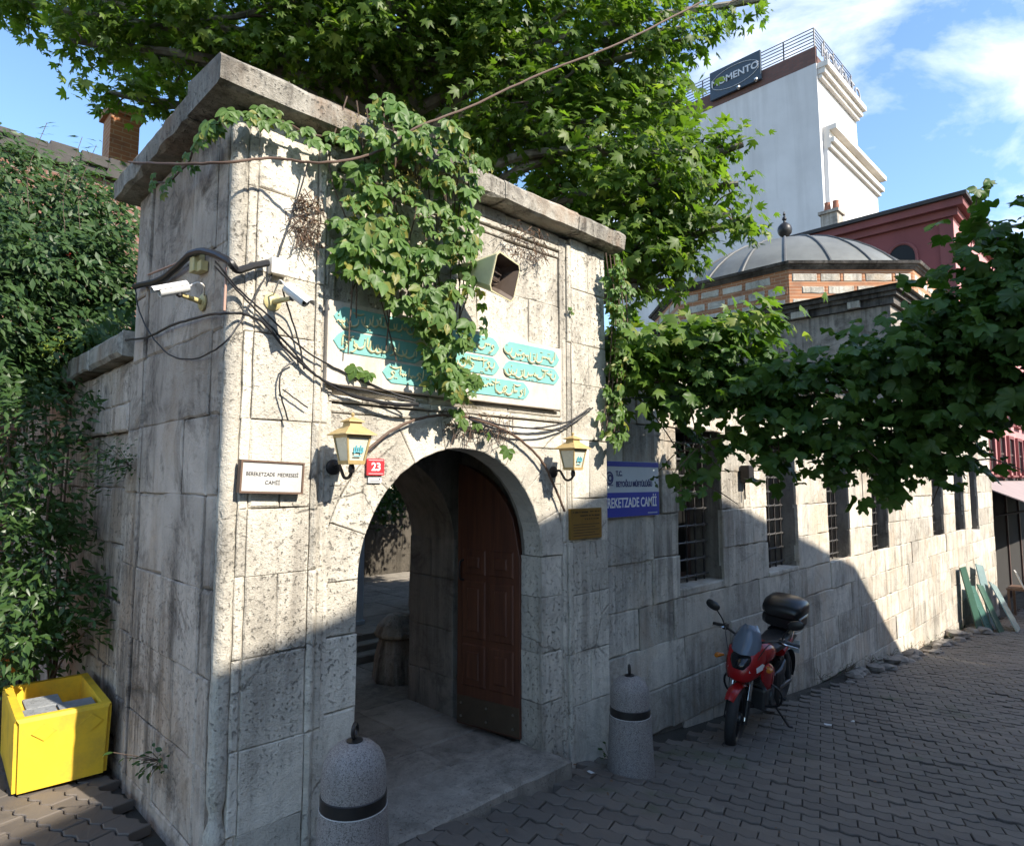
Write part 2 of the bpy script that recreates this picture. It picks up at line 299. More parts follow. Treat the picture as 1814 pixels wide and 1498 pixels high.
def render_wall(name, c, dark, sc=0.35):
    t = NT(name); p = t.pos(); n = t.noise(p, sc, 7, 0.6); col = t.mix(t.ramp(n, 0.38, 0.66), c, tuple(a * 0.86 for a in c)); s_ = t.noise(t.pos((1.1, 1.1, 0.06)), 1.0, 6, 0.65)
    col = t.mix(t.math('MULTIPLY', t.ramp(s_, 0.48, 0.72), 0.5), col, dark); return t.fin(col, 0.85, t.bump(t.noise(p, 14, 6), 0.15, 0.01))
M['tower_white'] = render_wall('tower_render', (.64, .63, .62), (.40, .39, .38)); M['tower_trim'] = render_wall('tower_trim', (.70, .66, .60), (.45, .42, .38))
M['pink'] = render_wall('faded_red_render', (.195, .056, .055), (.10, .03, .03), 0.8); M['pink_sunlit'] = render_wall('sunlit_red_render', (.58, .26, .25), (.42, .17, .17), 0.8); M['pink_trim'] = render_wall('pink_trim', (.20, .065, .062), (.11, .036, .036), 1.0)  # the rose front is the red render with sunlight put into it
M['house'] = render_wall('opposite_house_render', (.42, .38, .33), (.25, .23, .2), 0.5)
M['roof_dark'] = paint('roof_edge', (.032, .028, .026), 0.7, 0.5, 3); M['tile'] = paint('roof_tile', (.30, .12, .07), 0.8, 0.4, 3)
def lead():
    t = NT('lead_sheet'); p = t.pos(); col = t.mix(t.ramp(t.noise(p, 1.2, 8, 0.65), 0.4, 0.66), (.165, .168, .152), (.11, .112, .102)); return t.fin(col, 0.55, t.bump(t.noise(p, 6, 5), 0.2, 0.02), 0.15)
M['lead'] = lead(); M['lead_dark'] = paint('lead_roll', (.09, .09, .085), 0.55, 0.4, 6)
def brick(name, c0, c1, mo, sc=1.0, vert=True):
    t = NT(name); b = t.new('ShaderNodeTexBrick'); b.inputs['Scale'].default_value = 1.0; b.inputs['Brick Width'].default_value = 0.22 * sc; b.inputs['Row Height'].default_value = 0.065 * sc; b.inputs['Mortar Size'].default_value = 0.008 * sc
    b.inputs['Color1'].default_value = (*c0, 1); b.inputs['Color2'].default_value = (*c1, 1); b.inputs['Mortar'].default_value = (*mo, 1)
    sx = t.new('ShaderNodeSeparateXYZ'); t.l.new(t.g.outputs['Position'], sx.inputs[0]); cx = t.new('ShaderNodeCombineXYZ'); t.l.new(t.math('ADD', sx.outputs[0], sx.outputs[1]), cx.inputs[0]); t.l.new(sx.outputs[2], cx.inputs[1]); t.l.new(cx.outputs[0], b.inputs['Vector'])
    p = t.pos(); col = t.mix(t.math('MULTIPLY', t.ramp(t.noise(p, 2.5, 7, 0.7), 0.5, 0.7), 0.5), b.outputs['Color'], (.10, .06, .05)); return t.fin(col, 0.85, t.bump(b.outputs['Fac'], -0.4, 0.01))
M['brick'] = brick('orange_brick', (.42, .18, .08), (.35, .14, .06), (.45, .28, .17)); M['brick_old'] = brick('old_brick', (.24, .11, .08), (.17, .08, .06), (.20, .17, .14)); M['brick_dark'] = brick('parapet_brick', (.16, .075, .06), (.12, .06, .05), (.10, .08, .07), 2.0)
M['railing'] = plain('railing_metal', (.06, .06, .065), 0.5, 0.5); M['sign_slate'] = paint('sign_slate', (.04, .06, .085), 0.5, 0.2, 1); M['pale_print'] = plain('pale_lettering', (.55, .56, .58), 0.5)
M['room_dark'] = plain('dark_interior', (.03, .028, .026), 0.9); M['win_frame'] = paint('window_frame_wood', (.10, .06, .05), 0.6, 0.4, 6); M['pane'] = plain('window_pane', (.012, .012, .012), 0.35, 0, .2)
M['iron_grille'] = paint('window_grille_iron', (.035, .033, .032), 0.5, 0.5, 25, 0.4, dc=(.08, .06, .05)); M['knuckle'] = plain('grille_knuckle', (.10, .095, .09), 0.5, 0.3)
M['bike_red'] = plain('bike_red_paint', (.30, .008, .010), 0.25); M['bike_black'] = plain('bike_black_plastic', (.014, .014, .015), 0.4); M['tyre'] = paint('tyre_rubber', (.018, .018, .018), 0.75, 0.3, 20, dc=(.04, .035, .03)); M['chrome'] = plain('chrome', (.6, .6, .6), 0.15, 1.0)
M['bike_metal'] = plain('engine_alloy', (.10, .10, .10), 0.45, 0.7); M['box_black'] = plain('top_box_black', (.010, .010, .011), 0.3); M['seat'] = plain('seat_vinyl', (.016, .016, .017), 0.5)
M['amber'] = plain('amber_lens', (.5, .16, .02), 0.2); M['lens'] = plain('headlamp_lens', (.5, .52, .55), 0.08)
def screen():
    t = NT('smoked_screen'); t.fin((.20, .25, .32), 0.05); t.b.inputs['Transmission Weight'].default_value = 0.45; return t.m
M['screen'] = screen()
M['green_sheet'] = paint('green_painted_sheet', (.07, .16, .13), 0.3, 0.3, 4, spec=0.6); M['green_dark'] = paint('dark_green_sheet', (.035, .095, .065), 0.35, 0.3, 4); M['glass_sheet'] = paint('pale_glass_sheet', (.22, .32, .32), 0.15, 0.2, 3)
M['awning'] = paint('awning_cloth', (.30, .24, .23), 0.8, 0.4, 3); M['table_wood'] = paint('table_wood', (.12, .07, .045), 0.6, 0.4, 8); M['paper'] = plain('paper_scrap', (.62, .62, .60), 0.8)
M['rubble'] = stone('rubble', (.32, .29, .25), (.22, .2, .175), (.08, .07, .06), 0.4, 0.5)
# ================================================================== GROUND
xs = sorted(set([x for x in GX] + list(np.arange(-8, 26, 1.0)))); ys = [-400, -40, -8, 0, 8, 40, 400]
V = [(x, y, gz(x) - 0.055) for x in xs for y in ys]; n_ = len(ys)
F = [(i * n_ + j, (i + 1) * n_ + j, (i + 1) * n_ + j + 1, i * n_ + j + 1) for i in range(len(xs) - 1) for j in range(n_ - 1)]
ground = mk('ground', (V, F), M['soil']); tag(ground, kind='structure')
street = empty('street_pavement'); tag(street, kind='structure')
# wavy interlocking pavers, laid in running bond
PL, PW, AMP = 0.20, 0.122, 0.0105; PA = R(20)
def wave(y): t = (y / (PL / 2)) % 1.0; return AMP * (1 - 4 * abs(t - 0.5)) if False else AMP * max(-1, min(1, 3.2 * (0.5 - abs(2 * t - 1))))
def paver_poly():
    yy = [k * PL / 12 for k in range(13)]; a = [(wave(y) , y) for y in yy]; b = [(PW + wave(y), y) for y in reversed(yy)]; return [(x - PW / 2, y - PL / 2) for x, y in b[::-1]][::1], [(x - PW / 2, y - PL / 2) for x, y in a]
rt, lf = paver_poly(); PPOLY = rt + lf[::-1]
def paver_vf(seed):
    random.seed(seed); return piece(PPOLY, (0, 0, 0), (1, 0, 0), (0, 1, 0), (0, 0, 1), 0.05, ch=0.005, jit=0.0006, sub=1.0, dev=0.0, gap=0.0028)
PVS = [paver_vf(k) for k in range(4)]; PMS = []
for v in PVS:
    me = bpy.data.meshes.new('paver'); me.from_pydata([tuple(a) for a in v[0]], [], v[1]); me.materials.append(M['paver']); PMS.append(me)
random.seed(11); spots = []
rowd = Vector((math.sin(PA), -math.cos(PA), 0)); colu = Vector((math.cos(PA), math.sin(PA), 0))
GATE = (0.02, 2.79, 0.02, 1.5)
for i in range(-62, 235):
    for j in range(-42, 62):
        p = colu * (i * PW) + rowd * (j * PL + (i % 2) * PL / 2)
        if not (-3.2 < p.x < 23 and -6.6 < p.y < 2.2): continue
        if p.x > -0.06 and p.y > -0.03: continue
        if 0.62 < p.x < 2.2 and p.y > -0.17: continue
        if p.x > 2.7 and p.y > 0.12: continue
        q = p - CAM_POS; d = q.dot(VIEW)
        if d < 0.5 and p.x < 3: continue
        spots.append((p, d))
def vis(p):
    q = Vector((p.x, p.y, gz(p.x))) - CAM_POS; f = q.dot(VIEW) * math.cos(CAM_PITCH) + q.z * math.sin(CAM_PITCH)
    if f < 0.3: return 0
    rgt = Vector((VIEW.y, -VIEW.x, 0)); x = q.dot(rgt) / f; y = (-q.dot(VIEW) * math.sin(CAM_PITCH) + q.z * math.cos(CAM_PITCH)) / f
    return 1 / (f * f) if (abs(x) < 0.80 and y > -0.67) else 0
order = sorted(range(len(spots)), key=lambda k: -vis(spots[k][0])); near = set(order[:300])
BV = []; BF = []; rest = []
yaw0 = math.atan2(rowd.y, rowd.x) - PI / 2
for k, (p, d) in enumerate(spots):
    sl_ = (gz(p.x + 0.3) - gz(p.x - 0.3)) / 0.6; z = gz(p.x) + random.gauss(0, 0.0028) - (0.013 if random.random() < .05 else 0.004) + 0.012 * math.sin(p.x * 1.7 + p.y) * math.sin(p.y * 2.1)
    Mx = Matrix.Translation((p.x, p.y, z)) @ Matrix.Rotation(-math.atan(sl_) + random.gauss(0, 0.006), 4, 'Y') @ Matrix.Rotation(random.gauss(0, 0.008), 4, 'X') @ Matrix.Rotation(yaw0 + random.gauss(0, 0.008), 4, 'Z')
    if k in near:
        o = bpy.data.objects.new('paver', PMS[k % 4]); COL.objects.link(o); o.parent = street; o.matrix_world = Mx
    else: rest.append((k % 4, Mx))
allv = []; allf = []; base = 0
PA_ = [np.array([tuple(a) for a in v[0]]) for v in PVS]
for k, Mx in rest:
    m = np.array(Mx); v = PA_[k] @ m[:3, :3].T + m[:3, 3]; allv.append(v); allf += [tuple(i + base for i in f) for f in PVS[k][1]]; base += len(v)
o = mk('distant_pavers', (np.vstack(allv).tolist(), allf), M['paver'], street); tag(o, kind='stuff')

# ================================================================== GATEWAY
gate = empty('stone_gateway', (0, 0, 0), 'weathered limestone gateway with arched doorway and overhanging stone cornice', 'gateway')
AC, AZ, AR, AO = 1.395, 1.145, 0.690, 0.905        # arch centre x, spring height, inner and outer radius
GW, GH, GD = 2.79, 3.385, 1.5
arc = [(AC - 0.705 * math.cos(PI * k / 16), AZ + 0.705 * math.sin(PI * k / 16)) for k in range(17)]
core = [(.03, -.7)] + [(AC - .705, -.7)] + arc + [(AC + .705, -.7), (GW - .03, -.7), (GW - .03, GH), (.03, GH)]
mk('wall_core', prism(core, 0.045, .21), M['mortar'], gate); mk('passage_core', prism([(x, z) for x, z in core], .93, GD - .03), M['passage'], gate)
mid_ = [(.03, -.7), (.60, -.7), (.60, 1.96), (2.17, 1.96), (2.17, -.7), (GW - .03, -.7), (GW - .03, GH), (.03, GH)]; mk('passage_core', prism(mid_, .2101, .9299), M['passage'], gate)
X_, Y_, Z_ = (1, 0, 0), (0, 1, 0), (0, 0, 1)
def fblock(poly, y=0.0, name='stone_block', mat='stone', depth=0.06, **kw): return mk(name, piece(poly, (0, y, 0), X_, Z_, (0, -1, 0), depth, **kw), M[mat], gate)
ZC = [-.7, .12, .47, .86, 1.22, 1.52, 1.93, 2.33, 2.62, 3.02, GH]
random.seed(5)
for i in range(len(ZC) - 1):
    a, b = ZC[i], ZC[i + 1]
    # left pilaster, right pilaster
    fblock(rect(.075, .119, a, b), 0.006, depth=.05)
    if i in (3, 5): fblock(rect(.121, .27, a, b)); fblock(rect(.27, .420, a + .004, b))
    else: fblock(rect(.121, .420, a, b))
    dz = random.uniform(-.06, .06) if 0 < i < 9 else 0
    if i % 2: fblock(rect(2.39, 2.58, a, b)); fblock(rect(2.58, GW, a, b))
    else: fblock(rect(2.39, GW, a, b))
# stepped moulding frame: upright strips both sides, lintel strips on top
def strip(x0, x1, z0, z1, y, name='moulding'): return fblock(rect(x0, x1, z0, z1), y, name, ch=.008, jit=.002)
for a, b in ((-.7, .47), (.47, 1.22), (1.22, 1.93), (1.93, 2.62), (2.62, 3.33)):
    strip(.422, .464, a, b, -.008); strip(.466, .509, a, b, .009)
    strip(2.342, 2.386, a, b, -.008); strip(2.298, 2.340, a, b, .009)
for x0, x1 in ((.51, 1.3), (1.3, 2.295)): strip(x0, x1, 3.265, 3.30, .010); strip(x0, x1, 3.215, 3.255, .026)
for x0, x1 in ((.51, 1.1), (1.1, 1.75), (1.75, 2.295)): strip(x0, x1, 3.305, GH, .02, 'stone_block')
for x0, x1 in ((.10, .14), (.40, .53), (2.28, 2.41)): mk('groove_fillet', box(x0, x1, .015, .05, -.7, 3.36), M['stone'], gate)
# jambs
for a, b in ((-.7, .2), (.2, .52), (.52, .88), (.88, AZ)):
    fblock(rect(.512, AC - AR, a, b), .018, 'jamb_stone', depth=.2); fblock(rect(AC + AR, 2.295, a, b), .018, 'jamb_stone', depth=.2)
# voussoirs
angs = [0, 19, 41, 60, 79, 99, 121, 141, 161, 180]
for a0, a1 in zip(angs[:-1], angs[1:]):
    pin = [(AC - AR * math.cos(R(a0 + (a1 - a0) * k / 4)), AZ + AR * math.sin(R(a0 + (a1 - a0) * k / 4))) for k in range(5)]
    po = [(max(.512, min(2.295, AC - AO * math.cos(R(a0 + (a1 - a0) * k / 4)))), AZ + AO * math.sin(R(a0 + (a1 - a0) * k / 4))) for k in range(4, -1, -1)]
    fblock(pin + po, .012, 'voussoir', depth=.16, sub=.3, gap=.0015)
def ax(z, s): d = max(0, AO ** 2 - (z - AZ) ** 2); return AC + s * math.sqrt(d)
for a, b in ((AZ + .28, 1.62), (1.62, 1.86)):
    zz = [a + (b - a) * k / 5 for k in range(6)]
    for s in (-1, 1):
        e = .512 if s < 0 else 2.295; inn = [(ax(z, s), z) for z in zz]
        inn = [(min(x, AC - .02) if s < 0 else max(x, AC + .02), z) for x, z in inn]
        if s < 0 and min(x for x, z in inn) <= .515: inn = [(max(x, .52), z) for x, z in inn]
        if s > 0: inn = [(min(x, 2.285), z) for x, z in inn]
        fblock([(e, b), (e, a)] + inn, .018, 'spandrel_stone', gap=.001)
zz = [1.86 + (1.985 - 1.86) * k / 3 for k in range(4)]
fblock([(.512, 1.985), (.512, 1.86)] + [(ax(z, -1), z) for z in zz], .018, 'spandrel_stone', gap=.001); fblock([(2.295, 1.985), (2.295, 1.86)] + [(ax(z, 1), z) for z in zz], .018, 'spandrel_stone', gap=.001)
top = [(AC - AO * math.cos(R(t)), AZ + AO * math.sin(R(t))) for t in (75, 83, 90, 97, 105)]
for x0, x1 in ((.512, 1.15), (1.15, 1.78), (1.78, 2.295)):
    strip(x0, x1, 2.045, 2.078, .004); strip(x0, x1, 2.082, 2.122, .018)
    fblock(rect(x0, x1, 1.99, 2.04), .02, 'stone_block')
# stones above the inscription
for a, b, cuts in ((2.56, 2.86, (.512, .95, 1.52, 1.98, 2.295)), (2.86, 3.21, (.512, 1.2, 1.75, 2.295))):
    for x0, x1 in zip(cuts[:-1], cuts[1:]): fblock(rect(x0, x1, a, b), .032, ch=.008, dev=.006, jit=.005)
# engaged corner shaft with carved foot
random.seed(17); shaft = [(.02, .10), (.044, .11), (.046, .15), (.03, .19), (.026, .23), (.040, .29)] + [(.041 + random.uniform(-.0025, .002), .34 + k * .06) for k in range(50)] + [(.02, 3.35)]
sv_, sf_ = lathe(shaft, 18, (.044, .044, 0)); sv_ = [(x + random.uniform(-.0015, .0015), y + random.uniform(-.0015, .0015), z) for x, y, z in sv_]
mk('corner_shaft', (sv_, sf_), M['stone'], gate, True)
mk('corner_foot', piece(rect(.005, .08, -.7, .1), (0, 0.004, 0), X_, Z_, (0, -1, 0), .08), M['stone'], gate)
# left return face (x = 0)
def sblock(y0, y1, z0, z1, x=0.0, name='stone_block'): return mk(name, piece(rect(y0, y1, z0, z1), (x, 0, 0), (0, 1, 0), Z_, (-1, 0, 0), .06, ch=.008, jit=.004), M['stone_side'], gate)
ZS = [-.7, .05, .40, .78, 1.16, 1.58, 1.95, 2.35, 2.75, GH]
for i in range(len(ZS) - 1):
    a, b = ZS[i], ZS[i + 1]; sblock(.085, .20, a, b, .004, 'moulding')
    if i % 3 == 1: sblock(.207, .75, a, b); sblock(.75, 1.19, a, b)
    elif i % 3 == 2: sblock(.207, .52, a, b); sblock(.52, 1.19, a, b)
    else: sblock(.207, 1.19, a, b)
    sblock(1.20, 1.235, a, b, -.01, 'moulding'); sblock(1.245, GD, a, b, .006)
# rear and inner faces: passage wall stones on the right, behind the door
for i, (a, b) in enumerate(((-.2, .18), (.18, .52), (.52, .9), (.9, 1.2))):
    for y0, y1 in (((.92, 1.2), (1.2, 1.48)) if i % 2 else ((.92, 1.34), (1.34, 1.48))):
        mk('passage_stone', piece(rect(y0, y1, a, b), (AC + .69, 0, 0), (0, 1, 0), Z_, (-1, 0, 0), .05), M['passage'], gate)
# cornice: separate slabs along front and left
def slab(x0, x1, y0, y1, nm='cornice_slab'):
    prof = [(0, 3.385), (.10, 3.40), (.115, 3.41), (.115, 3.515), (.105, 3.525), (0, 3.545)]
    return None
def cornice_front(x0, x1, seed):
    random.seed(seed); e = .115; k = 8; V = []; F = []
    prof = [(.30, 3.39), (-.085, 3.392), (-.112, 3.402), (-.118, 3.50), (-.10, 3.525), (.30, 3.56)]
    for i in range(k + 1):
        x = x0 + (x1 - x0) * i / k
        for y, z in prof: V.append((x, y + (random.uniform(-.006, .006) if y < .2 else 0), z + random.uniform(-.006, .006)))
    n = len(prof)
    for i in range(k):
        for j in range(n): F.append((i * n + j, i * n + (j + 1) % n, (i + 1) * n + (j + 1) % n, (i + 1) * n + j))
    F.append(tuple(range(n))[::-1]); F.append(tuple(k * n + j for j in range(n))); return V, F
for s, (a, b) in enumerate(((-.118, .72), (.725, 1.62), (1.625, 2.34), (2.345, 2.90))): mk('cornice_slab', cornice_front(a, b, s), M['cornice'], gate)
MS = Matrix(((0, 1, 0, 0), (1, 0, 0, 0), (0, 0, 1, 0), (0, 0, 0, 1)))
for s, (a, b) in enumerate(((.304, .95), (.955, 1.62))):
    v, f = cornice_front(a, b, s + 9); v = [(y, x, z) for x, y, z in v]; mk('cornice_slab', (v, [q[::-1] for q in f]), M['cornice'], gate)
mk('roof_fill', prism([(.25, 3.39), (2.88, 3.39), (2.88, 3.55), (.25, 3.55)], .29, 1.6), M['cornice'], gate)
# threshold and passage floor
thr = mk('threshold', join(piece(rect(.66, 2.13, -.06 - .3, .12), (0, 0, -.088), X_, (0, 1, 0), Z_, .2, ch=.012, jit=.006, sub=.1)), M['floor_stone'], gate)
thr.location = (0, .16, 0)
random.seed(3)
for y0, y1 in ((.285, .62), (.62, 1.02), (1.02, 1.5), (1.5, 2.0), (2.0, 2.6)):
    c = [.66, .66 + random.uniform(.35, .6), 1.5 + random.uniform(-.1, .2), 2.10]
    if y0 >= 1.5: c = [.2, .9, 1.6, 2.3, 3.1]
    for x0, x1 in zip(c[:-1], c[1:]): mk('floor_slab', piece(rect(x0, x1, y0, y1), (0, 0, -.095), X_, (0, 1, 0), Z_, .08, ch=.008, jit=.004), M['floor_stone'], gate)
# open door leaf on the right
DL = .60; hinge = Vector((AC + AR - .015, .20, -.06)); free = Vector((1.975, .74, -.06)); du = (free - hinge).normalized(); DL = (free - hinge).length
leafo = empty('door_leaf'); leafo.parent = gate
dn = Vector((-du.y, du.x, 0));  dn = dn if dn.x < 0 else -dn
dh = lambda s: AZ + .06 + math.sqrt(max(0, .665 ** 2 - (.665 - s) ** 2)) - .03
outl = [(0, .0), (DL, 0)] + [(DL - DL * k / 10, dh(DL - DL * k / 10)) for k in range(11)]
def dpiece(poly, off, depth, nm, mat, **kw): return mk(nm, piece(poly, hinge + dn * off, du, Z_, dn, depth, **kw), M[mat], leafo)
dpiece(outl, 0, .045, 'door_board', 'wood', ch=.003, jit=0, sub=2)
for z0, z1 in ((.27, .56), (.60, 1.0), (1.04, 1.22)):
    for x0, x1 in ((.05, DL / 2 - .015), (DL / 2 + .015, DL - .05)):
        dpiece(rect(x0, x1, z0, z1), .012, .012, 'door_panel', 'wood', ch=.009, jit=0, sub=2, dev=0); dpiece(rect(x0 + .05, x1 - .05, z0 + .05, z1 - .05), .022, .012, 'door_panel', 'wood', ch=.008, jit=0, sub=2, dev=0)
kp = dpiece(rect(.004, DL - .004, .01, .20), .010, .010, 'kick_plate', 'kick', ch=.002, jit=0, sub=2)
for x in (.05, DL / 2, DL - .05):
    for z in (.06, .15):
        c = hinge + du * x + dn * .012 + Vector((0, 0, z)); mk('stud', tube([c, c + dn * .006], .009, 8), M['stud'], leafo)
hc = hinge + du * (DL - .06) + Vector((0, 0, 1.0)) + dn * .01
mk('door_handle', tube(spline([hc, hc + dn * .04 + Vector((0, 0, .02)), hc + dn * .04 + Vector((0, 0, .12)), hc + Vector((0, 0, .14))]), .008), M['black_iron'], leafo, True)

# ================================================================== COURTYARD beyond the door
cy = empty('courtyard_floor'); tag(cy, kind='structure')
random.seed(4)
for i in range(7):
    for j in range(5):
        x0 = .3 + i * .75 + (j % 2) * .3; y0 = 2.9 + j * .7; mk('flagstone', piece(rect(x0, x0 + .74, y0, y0 + .69), (0, 0, .10), X_, (0, 1, 0), Z_, .15, ch=.008, jit=.004), M['floor_stone'], cy)
for k, y0 in enumerate((2.62, 2.76)): mk('step', piece(rect(.3, 5.2, y0, y0 + .16), (0, 0, -.03 + .065 * k), X_, (0, 1, 0), Z_, .15, ch=.01, jit=.005), M['floor_stone'], cy)
cw = empty('courtyard_wall', (0, 0, 0), 'dim old stone wall at the back of the courtyard seen through the archway', 'wall'); random.seed(8)
mk('wall_core', box(.3, 7, 6.32, 6.6, 0, 1.45), M['mortar'], cw)
for i, (a, b) in enumerate(((.1, .5), (.5, .85), (.85, 1.15), (1.15, 1.5))):
    x = .3 + (i % 2) * .3
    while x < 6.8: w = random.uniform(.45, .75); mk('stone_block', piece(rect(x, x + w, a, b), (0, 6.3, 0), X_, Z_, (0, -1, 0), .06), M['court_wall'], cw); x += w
ped = mk('stone_pedestal', join(lathe([(.26, 0), (.27, .03), (.25, .20), (.20, .36), (.17, .38)], 8), lathe([(.24, .385), (.25, .41), (.22, .48), (.12, .56), (.02, .58)], 12)), M['cornice']); ped.location = (2.34, 1.98, -.10); ped.scale = (.85, .85, 1.0)
tag(ped, 'squat carved stone pedestal with rounded cap just inside the courtyard', 'pedestal')
post = mk('white_post', join(box(-.045, .045, -.045, .045, 0, 1.5), box(-.06, .06, -.06, .06, 0, .04)), M['sign_white']); post.location = (2.76, 3.35, .102); tag(post, 'slim white painted post standing in the courtyard behind the arch', 'post')
# ================================================================== MOSQUE HALL AND STREET WALL
hall = empty('mosque_hall', (0, 0, 0), 'long pale stone mosque with grilled street windows, brick banded drum and lead dome', 'mosque')
WY = 0.2; WIN = [(4.11, 4.93, .68, 2.12), (5.95, 6.76, .645, 2.12), (7.75, 8.58, .60, 2.12), (9.52, 10.34, .565, 2.12), (13.05, 13.92, .60, 2.1), (14.87, 15.72, .555, 2.1), (16.36, 17.2, .52, 2.1)]
def hbox(nm, *a, mat='passage'): return mk(nm, box(*a), M[mat], hall)
edges = [2.8] + [e for w in WIN for e in w[:2]] + [18.95]
for k in range(0, len(edges), 2): hbox('wall_core', edges[k], edges[k + 1], WY + .03, WY + .42, -2.2, 2.72)
for x0, x1, z0, z1 in WIN: hbox('wall_core', x0, x1, WY + .03, WY + .42, -2.2, z0 - .02); hbox('wall_core', x0, x1, WY + .03, WY + .42, z1 + .01, 2.72)
hbox('roof', 2.8, 11.05, WY + .05, 2.1, 2.7, 2.78, mat='lead_dark'); hbox('rear_wall', 2.8, 18.95, 2.0, 2.1, -2.0, 2.69, mat='room_dark'); hbox('end_wall', 2.8, 2.95, WY + .43, 2.0, -2, 2.69); hbox('end_wall', 18.8, 18.95, WY + .43, 2.0, -2, 2.69)
hbox('roof', 16.95, 18.95, WY + .05, 2.1, 2.7, 2.78, mat='lead_dark')
mk('eave_moulding', box(2.78, 11.06, WY - .06, WY + .3, 2.73, 2.80), M['dark_cornice'], hall)
random.seed(21); ZW = [-1.9, -1.52, -1.18, -.82, -.46, -.10, .26, .60, .98, 1.36, 1.74, 2.12, 2.72]
for i in range(len(ZW) - 1):
    a, b = ZW[i], ZW[i + 1]; brk = []
    for x0, x1, z0, z1 in WIN:
        if b > z0 + .05 and a < z1 - .01: brk.append((x0, x1, z0))
    x = 2.8; stops = [q for t in brk for q in t[:2]] + [18.95]
    while x < 18.94:
        inside = [t for t in brk if t[0] - .001 <= x < t[1] - .001]
        if inside:
            x0, x1, z0 = inside[0]
            if a < z0 - .04: mk('sill_stone', piece(rect(x0, x1, a, z0), (0, WY - .006, 0), X_, Z_, (0, -1, 0), .2, ch=.01), M['stone_wall'], hall)
            x = x1; continue
        nx = min(s for s in stops if s > x + .001); w = random.uniform(.45, .95) * (1.0 if x < 9 else 1.3); e = x + w
        if nx - e < .28: e = nx
        e = min(e, nx)
        if gz(x) < b: mk('stone_block', piece(rect(x, e, a + random.uniform(-.004, .004), b), (0, WY, 0), X_, Z_, (0, -1, 0), .05, ch=.007, jit=.006, dev=.008, gap=.0015, sub=.10), M['stone_wall'], hall)
        x = e
for x0, x1, z0, z1 in WIN:
    w = empty('window'); w.parent = hall; yb = WY + .17
    for k in range(5): x = x0 + (x1 - x0) * (k + .5) / 5; mk('upright_bar', bar((x, yb, z0 - .03), (x, yb, z1 + .03), .011), M['iron_grille'], w)
    nz = 9
    for k in range(nz):
        z = z0 + .05 + (z1 - z0) * k / nz
        mk('cross_bar', join(bar((x0 - .02, yb, z), (x1 + .02, yb, z), .009), *[lathe([(.008, -.02), (.019, -.01), (.019, .01), (.008, .02)], 6, (x0 + (x1 - x0) * (q + .5) / 5, yb, z)) for q in range(5)]), M['knuckle'], w)
    mk('window_frame', join(box(x0, x0 + .04, WY + .36, WY + .40, z0, z1), box(x1 - .04, x1, WY + .36, WY + .40, z0, z1), box(x0, x1, WY + .361, WY + .399, z0, z0 + .05), box((x0 + x1) / 2 - .02, (x0 + x1) / 2 + .02, WY + .361, WY + .399, z0, z1)), M['win_frame'], w)
    mk('pane', box(x0, x1, WY + .375, WY + .382, z0, z1), M['pane'], w)
# upper hall block
HX0, HX1, HY0, HY1 = 11.08, 16.88, .2, 6.0
mk('upper_wall', join(box(HX0, HX1, HY0 + .02, HY1, 2.7, 4.62), box(HX0 + .0, HX0 + .3, HY0 + .02, HY1, -1.9, 2.7)), M['plaster'], hall)
for s, (a, b, c) in enumerate(((0.05, 4.63, 4.76), (.11, 4.7605, 4.83), (.17, 4.8305, 4.90))): mk('hall_cornice', box(HX0 - a, HX1 + a, HY0 - a, HY1 + a, b, c), M['dark_cornice'], hall)
random.seed(2)
for k in range(13):
    y = HY0 + k * .44; x = HX0 + k * .44
    if random.random() < .6: mk('cornice_stone', box(HX0 - .125, HX0, y + .02, y + .2 + random.random() * .2, 4.64, 4.755), M['stone_wall'], hall)
    if random.random() < .6: mk('cornice_stone', box(x + .02, x + .2 + random.random() * .2, HY0 - .125, HY0, 4.64, 4.755), M['stone_wall'], hall)

random.seed(2)
mk('roof_skirt', ([(HX0 - .24, HY0 - .24, 4.915), (HX1 + .24, HY0 - .24, 4.915), (HX1 + .24, HY1 + .24, 4.915), (HX0 - .24, HY1 + .24, 4.915), (HX0 + .8, HY0 + .8, 5.12), (HX1 - .8, HY0 + .8, 5.12), (HX1 - .8, HY1 - .8, 5.12), (HX0 + .8, HY1 - .8, 5.12)], [(0, 1, 5, 4), (1, 2, 6, 5), (2, 3, 7, 6), (3, 0, 4, 7), (4, 5, 6, 7), (3, 2, 1, 0)]), M['lead'], hall)
DC = Vector((13.98, 3.10, 0)); DR = 2.9
def octo(ap): rr = ap / math.cos(PI / 8); return [(DC.x + rr * math.cos(PI / 8 + k * PI / 4), DC.y + rr * math.sin(PI / 8 + k * PI / 4)) for k in range(8)]
def octring(ap0, ap1, z0, z1):
    A = octo(ap0); B = octo(ap1); V = [(x, y, z0) for x, y in A] + [(x, y, z1) for x, y in B]; return V, [(i, (i + 1) % 8, (i + 1) % 8 + 8, i + 8) for i in range(8)] + [tuple(range(8))[::-1], tuple(range(8, 16))]
mk('drum', octring(2.86, 2.86, 4.6, 5.64), M['brick'], hall)
OV = octo(2.86)
random.seed(9)
